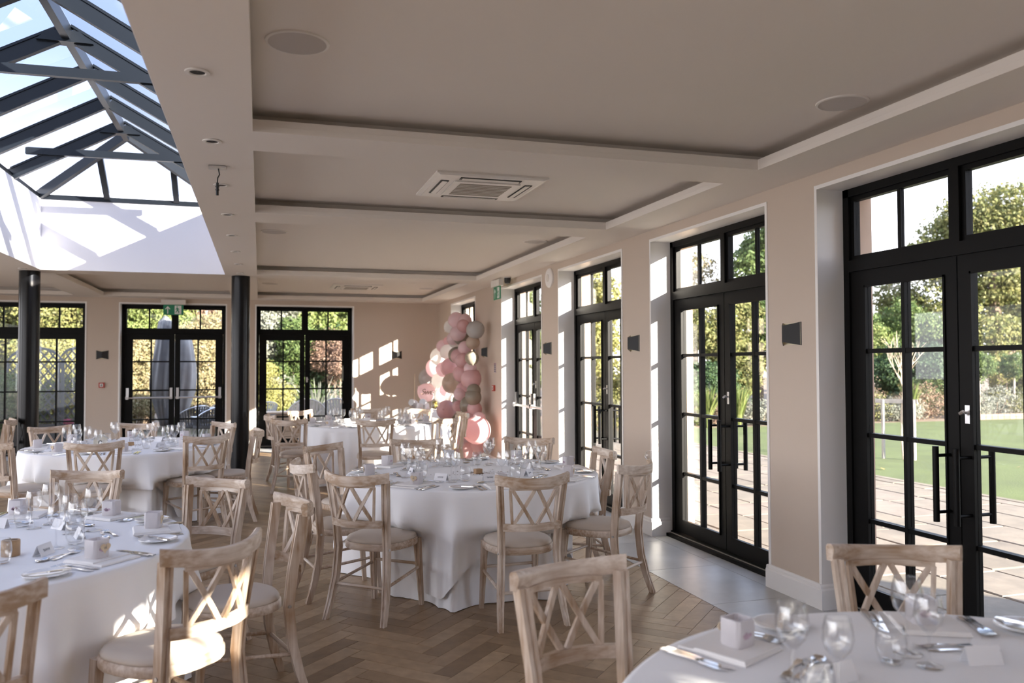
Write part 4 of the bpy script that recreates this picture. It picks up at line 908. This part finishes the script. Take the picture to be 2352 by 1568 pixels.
def spiky(label, x, y, h, n, m, seed=1, lean=.5, group='spiky garden plants', z=GZ, wdt=.022):
    t = thing('spiky_plant', label, 'plant', (x, y, z), 0, group); rnd = random.Random(seed); b = MB()
    for i in range(n):
        a = rnd.uniform(0, 6.28); l = lean*rnd.uniform(.2, 1.); H = h*rnd.uniform(.6, 1.); dx, dy = math.cos(a), math.sin(a); r0 = .06*rnd.random(); rows = []
        for f, k in ((0,1.), (.35,1.1), (.7,.7), (1,.06)): px_, pz = r0+l*H*f**1.7, H*f*(1-.25*l*f); rows.append(((dx*px_-dy*wdt*k, dy*px_+dx*wdt*k, pz), (dx*px_+dy*wdt*k, dy*px_-dx*wdt*k, pz)))
        v = [p for r_ in rows for p in r_]; b.add(v, [(2*j, 2*j+1, 2*j+3, 2*j+2) for j in range(3)])
    b.build('blades', M[m], t, kind='stuff'); return t

# ================================================================== ground outside
M['lawn'] = plain('lawn_grass', (.068,.088,.018), .9, var=.18, vs=1.3, bump=.5, bs=40)
M['soil'] = plain('bed_soil', (.17,.12,.08), .95, var=.3, vs=5, bump=.4, bs=12)
M['mortar'] = plain('joint_moss', (.09,.08,.045), .95, var=.5, vs=3)
M['flag'] = varied('sandstone_flags', [(.15,.122,.088),(.185,.15,.112),(.17,.14,.10),(.20,.16,.125),(.15,.128,.094)], .75, grain=((3.2,3.2,3.2), .22), world=True, bump=.35)
b = MB(); b.box(-60, -30, -.30, 90, 90, -.125); b.build('ground', M['soil'], kind='structure')
b = MB(); b.box(8.56, -14, -.16, 40, 18.6, GZ); LAWN = b.build('lawn', M['lawn'], kind='structure')
rnd = random.Random(21)
for i in range(9): 
    p = [(9.4,9.0),(11.2,9.9),(9.9,7.2),(13.4,12.0),(9.1,10.4),(10.6,8.0),(12.2,9.3),(5.9,8.4),(4.35,5.35)][i]; t = put('fallen_leaf', None, None, None, (p[0], p[1], GZ+.012 if p[0] > 8.5 else GZ+.025), rnd.uniform(0, 6), ['small orange leaf nearest the terrace edge','orange leaf on the lawn past the sapling','orange leaf near the edge of the shade','orange leaf far out on the lawn','orange leaf close to the staked sapling','orange leaf mid lawn','orange leaf right on the lawn','yellow leaf on the terrace flags','curled yellow leaf beside the second glazed door'][i] + ', lying flat', 'leaf', 'fallen leaves')
    b = MB(); b.add([(-.05,0,0),(-.01,.035,.02),(.05,0,.012),(0,-.034,.004)], [(0,1,2,3)]); b.build('blade', M['leafy'] if 'leafy' in M else M.setdefault('leafy', plain('fallen_leaf', (.55,.30,.07), .6)), t)
b = MB(); b.box(XR+.42, YB-2, -.16, 8.5, YF+.42, GZ-.014); TER = b.build('terrace', M['mortar'], kind='structure')
def flags(x0, y0, x1, y1, parent, seed, along='x'):
    rnd = random.Random(seed); x = x0
    while x < x1-.05:
        w_ = min(rnd.choice((.42,.56,.56,.62)), x1-x); w_ = x1-x if x1-x-w_ < .2 else w_; y = y0-rnd.uniform(0, .5)
        while y < y1:
            l = rnd.choice((.56,.7,.85,.95)); ya, yb = max(y, y0), min(y+l, y1); y += l
            if yb-ya < .08: continue
            b = MB(); hx, hy = w_/2-.008, (yb-ya)/2-.008; j = lambda: rnd.uniform(-.006, .006); z = rnd.uniform(-.003, .003); q = [(-hx+j(),-hy+j()),(-hx*.1,-hy+j()),(hx+j(),-hy+j()),(hx+j(),hy*.1),(hx+j(),hy+j()),(0,hy+j()),(-hx+j(),hy+j()),(-hx+j(),0)]
            b.loft([[(p[0],p[1],-.03) for p in q], [(p[0],p[1],-.008+z) for p in q], [(p[0]*.97,p[1]*.975,z) for p in q]], caps=False); k_ = len(b.v); b.f.append(tuple(range(k_-8, k_)))
            b.build('flagstone', M['flag'], parent, loc=(x+w_/2, (ya+yb)/2, GZ))
        x += w_
flags(XR+.43, 2.2, 8.45, YF+.42, TER, 3)
b = MB(); b.box(8.45, YB-2, -.16, 8.56, 18.6, GZ+.006); b.build('lawn_edging', M['flag'], TER)
b = MB(); b.box(-9, YF+.42, -.16, 8.45, 23.5, GZ-.014); T2 = b.build('far_terrace', M['mortar'], kind='structure')
flags(-4.6, YF+.43, 3.6, 21.0, T2, 9)

# ---- planting seen through the right-hand doors
for i, (x, y, r, h, m, s) in enumerate([(14.2,19.3,.8,.5,'fo_lime',.05),(15.4,19.4,.8,.55,'fo_pink',.05),(16.6,19.5,.8,.5,'fo_olive',.05),(17.6,19.3,.7,.4,'fo_silver',.05),(18.8,19.8,.9,.6,'fo_pink',.05),(20.3,19.6,.8,.5,'fo_silver',.05),(21.6,19.8,.9,.55,'fo_silver',.05),(22.8,19.5,.8,.5,'fo_olive',.05),(9.6,19.3,.7,.45,'fo_olive',.05),(10.6,19.4,.8,.55,'fo_lime',.05),(11.9,19.6,.8,.5,'fo_pink',.05),(13.0,19.3,.7,.4,'fo_silver',.05),(8.3,19.0,.8,.6,'fo_yellow',.05),(24.3,19.8,1.,.6,'fo_olive',.06),(17.0,20.8,1.0,.75,'fo_pink',.06),(12.6,20.9,1.,.8,'fo_green',.06),(20.6,21.2,1.,.7,'fo_green',.06)]):
    w_ = ['lime','pink-brown','olive','silver','russet'][{'fo_lime':0,'fo_pink':1,'fo_olive':2,'fo_silver':3,'fo_yellow':0,'fo_green':2}[m]]
    shrub('low %s border shrub, %s along the bed beyond the lawn' % (w_, num(i) if i else 'first'), x, y, [(0,0,h*.8,r,r*.7,h),(r*.6,.2,h*.6,r*.6,r*.5,h*.7),(-r*.6,0,h*.6,r*.6,r*.5,h*.7)], 1500, s, m, i+3, group='border shrubs beyond the lawn')
spiky('spiky green iris clump in the bed beyond the lawn', 17.6, 18.95, 1.25, 130, 'fo_lime', 2, .35); spiky('spiky clump seen through the second doors, left leaf', 10.9, 18.6, 1.15, 110, 'fo_lime', 4, .5); spiky('spiky clump seen through the second doors, right leaf', 12.0, 18.9, 1.2, 120, 'fo_lime', 6, .45)
# brick edging and mop-head trees at the right end of the bed
b = MB()
for i in range(14):
    bb_ = None
ED = put('brick_edging', None, None, None, (0,0,0), None, 'low brick edging along the right end of the flower bed', 'edging')
for i in range(30):
    b = MB(); b.bev(-.105,-.05,0,.105,.05,.075,.006); b.build('brick', M['brick'] if 'brick' in M else M.setdefault('brick', varied('edging_brick', [(.20,.125,.085),(.25,.16,.11),(.18,.11,.075)], .85)), ED, loc=(19.6+.222*(i % 15), 18.68, GZ+.08*(i//15)))
for i, (x, y) in enumerate(((20.6,19.5),(23.2,20.6))):
    t = thing('standard_tree', 'small mop-head standard tree, %s of two beyond the lawn' % ('nearer' if i == 0 else 'farther'), 'tree', (x, y, GZ), 0, 'mop-head standard trees'); b = MB(); b.tube([(0,0,0),(.02,0,1.2)], [.035,.03], 8); b.build('stem', M['palebark'], t, True); leaves('foliage', [(0,0,1.55,.48,.48,.42)], 1500, .06, M['fo_green'], t, 40+i, kind='stuff')
# staked bare sapling on the lawn
t = thing('bare_sapling', 'leafless pale sapling on the lawn between two stakes', 'tree', (10.40, 11.39, GZ)); b = MB(); rnd = random.Random(12)
b.tube([(0,0,0),(-.03,0,.35),(.0,.02,.8),(.02,0,1.22)], [.019,.017,.016,.015], 8)
for i in range(10):
    a = i*.9+.3; d = Vector((math.cos(a)*.55, math.sin(a)*.35, 1)).normalized(); branches(b, Vector((.02, 0, 1.12+.03*i)), d, .40, .008, 2, rnd, .40, .75)
b.build('branches', M['palebark'], t, True)
st = thing('tree_stake', 'two grey timber stakes with a crossbar holding the sapling', 'tree stake', (10.36, 11.45, GZ)); dirx = Vector((.30, -.38, 0)).normalized()
M['greywood'] = plain('weathered_timber', (.42,.38,.34), .8, var=.2, vs=10)
for s in (-1, 1): b = MB(); p = dirx*s*.24; b.tube([p, p+Vector((0,0,1.0))], .03, 10); b.build('stake', M['greywood'], st, True)
b = MB(); b.bar(-dirx*.36+Vector((0,0,.98)), dirx*.30+Vector((0,0,.98)), .03, .07); b.build('crossbar', M['greywood'], st)
for i, (x, y) in enumerate(((9.7,12.8),(15.2,18.4))):
    t = thing('verbena', 'tall thin mauve flower stems, %s' % ('near the sapling' if i == 0 else 'before the dark conifers'), 'flower', (x, y, GZ), 0, 'mauve flowers'); b = MB(); rnd = random.Random(i+50); tips = []
    for k in range(9): dx, dy, hh = rnd.uniform(-.4,.4), rnd.uniform(-.4,.4), rnd.uniform(.9,1.5); b.tube([(dx*.2,dy*.2,0),(dx*.6,dy*.6,hh*.6),(dx,dy,hh)], .005, 4); tips.append((dx,dy,hh,.05,.05,.03))
    b.build('stems', M['fo_green'], t); leaves('flower_heads', tips, 260, .018, M['mauve'] if 'mauve' in M else M.setdefault('mauve', plain('mauve_petals', (.42,.24,.42), .7)), t, i, kind='stuff')
# trees beyond the lawn
def blobset(seed, n, rx, ry, z0, z1, r):
    rnd = random.Random(seed); return [(rnd.uniform(-rx,rx)*(1-.45*i/n), rnd.uniform(-ry,ry)*(1-.45*i/n), z0+(z1-z0)*(i+.5)/n, r*rnd.uniform(.7,1.1), r*rnd.uniform(.7,1.1), r*rnd.uniform(.55,.85)) for i in range(n)]
tree('large turning oak rising over the lawn at the right edge', 28.4, 26.0, 9, blobset(3, 20, 2.5, 1.8, 2.2, 8.3, 1.5), 20000, .15, 'fo_olive', .3, 3)
tree('second turning oak behind the first, cut by the right edge', 33.2, 27, 9, blobset(9, 16, 2.4, 1.8, 2.0, 7.8, 1.6), 13000, .16, 'fo_yellow', .3, 9)
tree('lower green oak left of the big oak', 26.0, 28.5, 5, blobset(16, 9, 1.3, 1.0, 1.2, 4.6, 1.1), 8000, .14, 'fo_olive', .2, 16)
tree('dark yew beyond the bed behind the sapling', 21.2, 22.2, 3, blobset(4, 9, 2.0, .8, .5, 1.9, .9), 9000, .10, 'fo_dark', .2, 4)
tree('mid green conifer above the dark yew', 23.0, 25.5, 4, blobset(24, 10, 2.0, 1.0, .8, 3.4, 1.0), 9000, .12, 'fo_green', .2, 24)
tree('light green conifer left of the sapling', 20.0, 24.6, 3.5, blobset(14, 8, 1.2, 1.0, .6, 2.8, .9), 8000, .11, 'fo_lime', .2, 14)
tree('tall blue-green pine seen through the second doors', 17.6, 26.4, 7, blobset(5, 14, .8, .8, 1.8, 6.6, .8), 9000, .13, 'fo_green', .2, 5)
tree('yellow autumn tree low behind the second doors', 13.9, 23.3, 4, blobset(6, 14, 1.9, .9, .8, 3.4, .9), 13000, .10, 'fo_olive', .15, 6)
tree('tawny thin-branched birch behind the second doors', 15.9, 28.0, 6, blobset(7, 10, 1.6, 1.0, 3.0, 5.6, .9), 3600, .10, 'fo_autumn', .15, 7, bark='palebark')
tree('dark holly behind the irises', 12.5, 21.4, 2, blobset(8, 8, 1.8, .5, .4, 1.5, .7), 8000, .08, 'fo_dark', .12, 8)  # dark leaf colour throughout
tree('golden tree seen through the third doors', 10.4, 24.2, 5, blobset(11, 14, 1.3, 1.0, .8, 4.2, .9), 13000, .10, 'fo_yellow', .15, 11)
tree('lime tree seen through the push-bar doors', 8.0, 25.0, 4.5, blobset(13, 12, 1.1, .9, .8, 3.8, .9), 9000, .10, 'fo_lime', .15, 13)
tree('tall green tree far right past the oaks', 41, 29, 8, blobset(15, 10, 2.6, 2, 1.5, 7, 1.7), 7000, .18, 'fo_green', .3, 15)
shrub('spreading golden shrub under the oak', 25.6, 22.8, blobset(17, 6, 1.4, .6, .4, 1.5, .7), 6000, .08, 'fo_yellow', 17)
shrub('low dark laurel under the right oak', 29.6, 22.9, blobset(18, 7, 2.0, .6, .4, 1.3, .7), 6000, .08, 'fo_olive', 18)

# ---- planting and terrace furniture beyond the far doors
shrub('clipped green hedge left of the parasols', -3.15, 23.6, blobset(31, 10, .6, .4, .4, 3.6, .65), 15000, .065, 'fo_lime', 31)
shrub('copper beech hedge left in the middle far doors', -2.98, 22.6, blobset(32, 8, .4, .3, .3, 2.3, .5), 8000, .055, 'fo_autumn', 32)
shrub('tawny bramble shrub right of the parasols', -1.42, 23.2, blobset(33, 10, .65, .4, .4, 2.8, .65), 11000, .06, 'fo_autumn', 33)
tree('olive willow behind the trellis', -5.0, 24.6, 6, blobset(34, 14, 1.6, 1.0, .6, 3.8, 1.0), 18000, .09, 'fo_olive', .2, 34)
tree('tall olive tree behind the far left doors', -7.0, 25.0, 6, blobset(35, 12, 1.0, 1.0, .6, 4.0, 1.0), 12000, .10, 'fo_olive', .2, 35)
tree('bright yellow-green tree above the right far doors', 1.8, 25.0, 7, blobset(36, 16, 1.5, 1.0, 1.4, 4.2, 1.0), 16000, .11, 'fo_lime', .25, 36)
tree('grey-green shrub tree at the left of the right far doors', .3, 23.5, 5, blobset(37, 10, .4, .5, .8, 3.6, .6), 9000, .08, 'fo_silver', .15, 37)
shrub('dark evergreen behind the slatted tables', 1.5, 24.0, blobset(38, 10, 1.5, .6, .5, 2.4, .9), 10000, .08, 'fo_dark', 38)
shrub('green laurel in the middle of the right far doors', .78, 23.2, blobset(39, 7, .6, .4, .5, 2.6, .6), 7000, .07, 'fo_green', 39)
shrub('pinkish copper shrub at the right of the right far doors', 2.02, 22.6, blobset(40, 6, .5, .4, 1.4, 2.3, .5), 3800, .055, 'fo_copper', 40)
shrub('yellow-flowered shrub behind the rope chairs', .22, 22.4, blobset(41, 7, .55, .4, .5, 1.6, .5), 6000, .045, 'fo_yellow', 41)
tree('pale bare-branched tree in the upper right of the middle doors', -1.6, 26, 5, blobset(42, 8, .9, .8, 2.2, 4.2, .8), 2600, .10, 'fo_copper', .15, 42, bark='palebark')
tree('bright green tree in the upper left of the middle doors', -3.0, 25.0, 6, blobset(43, 12, .9, .8, 1.0, 4.0, .9), 12000, .10, 'fo_lime', .2, 43)
spiky('large grey-green sword plant beyond the right far doors', 1.32, 20.0, 1.5, 70, 'fo_silver', 45, .75, wdt=.03); spiky('small sword plant by the parasols', -1.75, 18.6, .75, 50, 'fo_lime', 46, .6)
shrub('dark bush behind the left trellis', -5.0, 18.6, blobset(47, 6, .7, .4, .3, 1.2, .5), 5000, .06, 'fo_green', 47)
shrub('climbing green plant on the trellis', -4.0, 19.5, blobset(48, 7, .8, .12, .3, 1.3, .32), 3200, .05, 'fo_green', 48)
shrub('yellow-leaved bush behind the trellis', -4.6, 22.6, blobset(49, 9, 1.0, .4, .4, 2.2, .65), 7000, .06, 'fo_yellow', 49)
# cream gabled house far left
M['cream'] = plain('cream_brick', (.72,.60,.52), .85, bump=.2, bs=30, var=.06, vs=6)
t = thing('gabled_house', 'cream brick house gable with boarded lower wall beyond the far left doors', 'house', (-9.31, 26.5, GZ))
b = MB(); hs = [(-2.35,0),(2.75,0),(2.75,2.6),(.2,7.1),(-2.35,2.6)]; b.loft([[(x,0,z) for x, z in hs], [(x,6,z) for x, z in hs]]); b.build('gable_wall', M['cream'], t)
for s, xe in ((1, 2.95), (-1, -2.55)): b = MB(); b.bar((.2, 3.05, 7.2), (xe, 3.05, 2.3), 6.0, .16); b.build('roof_slope', plain('roof_tile', (.30,.20,.16), .8), t)
for i in range(10): b = MB(); b.box(-.6+.33*i, -.05, 0, -.29+.33*i, 0, 2.3); b.build('wall_board', M['heart'], t)
# trellis panels with arched tops
M['trellis'] = plain('trellis_paint', (.085,.095,.105), .6)
def trellis(x, y, w_, h, label):
    t = thing('trellis_panel', label, 'trellis', (x, y, GZ), 0, 'arched trellis panels'); rise = .28
    def topz(u): k = (u/(w_/2)); return h + rise*(math.sqrt(max(0, 1-k*k*.92))-.28)/.72
    for s in (-1, 1): b = MB(); b.box(s*w_/2-.028,-.022,.35,s*w_/2+.028,.022,topz(s*w_/2)); b.build('post', M['trellis'], t)
    us = [-w_/2+w_*i/12 for i in range(13)]; b = MB(); b.sweep([(u,0,topz(u)) for u in us], [(0,1,0)]*13, [(-.022,-.028),(.022,-.028),(.022,.028),(-.022,.028)]); b.build('arched_rail', M['trellis'], t)
    b = MB(); b.box(-w_/2,-.022,.38,w_/2,.022,.43); b.build('bottom_rail', M['trellis'], t)
    sp = .21
    for sg in (1, -1):
        k = -14
        while k < 14:
            # lath z = sg*u*1.25 + k*sp
            pts = []
            for i in range(41):
                u = -w_/2+w_*i/40; z = sg*u*1.3+k*sp+1.0
                if .43 < z < topz(u)-.01: pts.append((u, z))
            if len(pts) > 2: b = MB(); b.bar((pts[0][0], sg*.009, pts[0][1]), (pts[-1][0], sg*.009, pts[-1][1]), .016, .030, (0,0,1)) if False else b.bar((pts[0][0], sg*.009, pts[0][1]), (pts[-1][0], sg*.009, pts[-1][1]), .030, .014, (0,1,0)); b.build('lath', M['trellis'], t)
            k += 1
    b = MB(); b.box(-w_/2-.05,-.2,0,w_/2+.05,.22,.38); b.build('planter_box', M['trellis'], t)
trellis(-4.40, 19.0, 1.02, 1.72, 'wide arched dark trellis panel half hidden by the left column'); trellis(-3.68, 19.2, .66, 1.72, 'narrow arched dark trellis panel right of the left column')
shrub('magenta flowers low at the trellis', -3.75, 18.85, [(0,0,.48,.10,.08,.06)], 160, .025, 'fo_mag' if 'fo_mag' in M else M.setdefault('fo_mag', plain('magenta_petals', (.40,.03,.12), .6)) and 'fo_mag', 51, 'flower')
# covered parasols
def parasol(x, y, h, r, c, label):
    t = thing('covered_parasol', label, 'parasol', (x, y, GZ), 0, 'furled covered parasols'); n = 40; rnd = random.Random(int(h*100)); ph = [rnd.uniform(0,6) for _ in range(4)]; rings = []
    for j in range(22):
        f = j/21; z = .42+(h-.42)*f; rr_ = r*lerp_tab([(0,.35),(.12,.62),(.35,1.1),(.6,1.05),(.85,.8),(.95,.6),(1,.12)], f)
        rings.append([(rr_*(1+.10*math.sin(5*a+ph[0]+f*3)+.06*math.sin(9*a+ph[1]-f*5))*math.cos(a)+.03*math.sin(f*6+ph[2]), rr_*(1+.10*math.sin(5*a+ph[0]+f*3)+.06*math.sin(9*a+ph[1]-f*5))*math.sin(a), z+.01*math.sin(7*a)) for a in [2*PI*i/n for i in range(n)]])
    b = MB(); b.loft(rings); b.build('cover', c, t, 'all'); b = MB(); b.tube([(0,0,0),(0,0,.6)], .03, 10); b.build('pole', M['silver'], t, True); b = MB(); b.box(-.35,-.35,0,.35,.35,.07); b.build('base', M['trellis'], t)
parasol(-1.84, 17.9, 2.62, .20, plain('cover_dark', (.10,.105,.115), .5, var=.2, vs=4), 'dark grey covered parasol left in the middle far doors'); parasol(-1.50, 18.3, 2.38, .19, plain('cover_grey', (.34,.33,.325), .5, var=.15, vs=4), 'pale grey covered parasol right in the middle far doors')
# rope tub chairs
M['rope'] = plain('grey_rope', (.10,.105,.115), .8); M['palerope'] = plain('pale_rope', (.48,.47,.45), .8); M['whiteleg'] = plain('pale_leg', (.62,.60,.56), .5)
def rope_chair(x, y, rz, rope, leg, label):
    t = thing('rope_chair', label, 'garden chair', (x, y, GZ), rz, 'rope tub chairs on the terrace'); n = 26
    def top(a): return .62+.20*max(0, math.cos(a))**.8
    def P(a, r, z): return (-r*math.cos(a)*.98, r*math.sin(a), z)
    A = [-2.25+4.5*i/n for i in range(n+1)]
    b = MB(); b.tube([P(a, .33, top(a)) for a in A], .014, 6); b.build('top_frame', leg, t, True); b = MB(); b.tube([P(a, .25, .40) for a in A], .012, 6); b.build('seat_frame', leg, t, True)
    for a in A: b = MB(); b.bar(P(a,.25,.40), P(a,.33,top(a)), .030, .012, P(a,1,0)); b.build('rope_strand', rope, t)
    b = MB(); b.lathe([(.27,.385),(.28,.40),(.27,.45),(.20,.465),(.001,.468)], 24, caps=False); b.build('cushion', rope, t, True)
    for sx in (-1, 1):
        for sy in (-1, 1): b = MB(); b.tube([(sx*.16,sy*.16,.40),(sx*.27,sy*.25,0)], .012, 6); b.build('leg', leg, t)
    return t
rope_chair(-1.30, 17.75, 2.3, M['rope'], M['silver'], 'dark rope tub chair in front of the pale parasol'); rope_chair(-.98, 17.45, 2.6, M['rope'], M['silver'], 'dark rope tub chair at the right of the middle far doors'); rope_chair(-.98, 19.3, 3.6, M['rope'], M['silver'], 'dark rope tub chair behind the glass table')
rope_chair(.02, 17.6, .5, M['rope'], M['rope'], 'dark rope tub chair in the left of the right far doors'); rope_chair(.72, 19.0, 2.8, M['palerope'], M['whiteleg'], 'pale rope tub chair behind the timber bench')
rope_chair(.05, 19.2, 2.0, M['palerope'], M['whiteleg'], 'pale rope tub chair at the far left of the right doors')
t = thing('garden_table', 'low pale-topped terrace table among dark rope chairs', 'table', (-.88, 18.5, GZ)); b = MB(); b.lathe([(.42,.70),(.43,.715),(.42,.73)], 32, caps=True); b.build('tabletop', M['palerope'], t, True)
for a in range(4): b = MB(); b.tube([(.12*math.cos(a*1.57),.12*math.sin(a*1.57),.70),(.34*math.cos(a*1.57),.34*math.sin(a*1.57),0)], .014, 6); b.build('leg', M['silver'], t)
# timber bench / box
M['pinewood'] = wood('sandy_pine', (.56,.40,.27), (.72,.56,.42), (5,40,40), 4.)  # sand-coloured timber with grain
t = thing('timber_bench_box', 'pale timber bench box on the terrace beyond the right far doors', 'bench', (.48, 18.2, GZ))
for i in range(5): b = MB(); b.box(-.55,-.25,.02+.115*i,.55,.25,.125+.115*i); b.build('plank', M['pinewood'], t)
b = MB(); b.box(-.58,-.28,.60,.58,.28,.64); b.build('lid', M['pinewood'], t)
# folded slatted round tables leaning
M['slatw'] = plain('grey_slat', (.52,.50,.47), .7, var=.1, vs=8)
def slat_table(x, y, tilt, rz, label):
    t = thing('folded_slat_table', label, 'garden table', (x, y, GZ), rz, 'folded slatted tables'); pv = put('table_round', None, None, t); R = .45
    th = tilt; 
    def Q(u, w_, d): return (u, d*math.cos(th)-w_*math.sin(th), R*1.0+w_*math.cos(th)+d*math.sin(th))
    for i in range(13):
        u = -.42+.07*i; hh = math.sqrt(max(.01, R*R-u*u)); b = MB(); b.loft([[Q(u-.026,-hh,d), Q(u+.026,-hh,d), Q(u+.026,hh,d), Q(u-.026,hh,d)] for d in (-.012,.012)]); b.build('slat', M['slatw'], t)
    b = MB(); b.tube([Q(R*math.cos(a), R*math.sin(a), 0) for a in [2*PI*i/36 for i in range(37)]], .018, 6); b.build('rim', M['slatw'], t, True)
    for s in (-1, 1): b = MB(); b.bar(Q(s*.33,-.40,-.05), Q(-s*.30,.22,-.05), .035, .03, (0,1,0)); b.build('folding_leg', M['whiteleg'], t)
    b = MB(); b.bar(Q(-.32,-.30,-.06), Q(.32,-.30,-.06), .03, .03, (0,1,0)); b.build('crossbar', M['whiteleg'], t)
    bpy.data.objects.remove(pv)
slat_table(.98, 18.4, .22, .15, 'grey slatted round table folded and leaning, left of two'); slat_table(1.66, 18.6, .22, -.5, 'grey slatted round table folded and leaning, right of two')
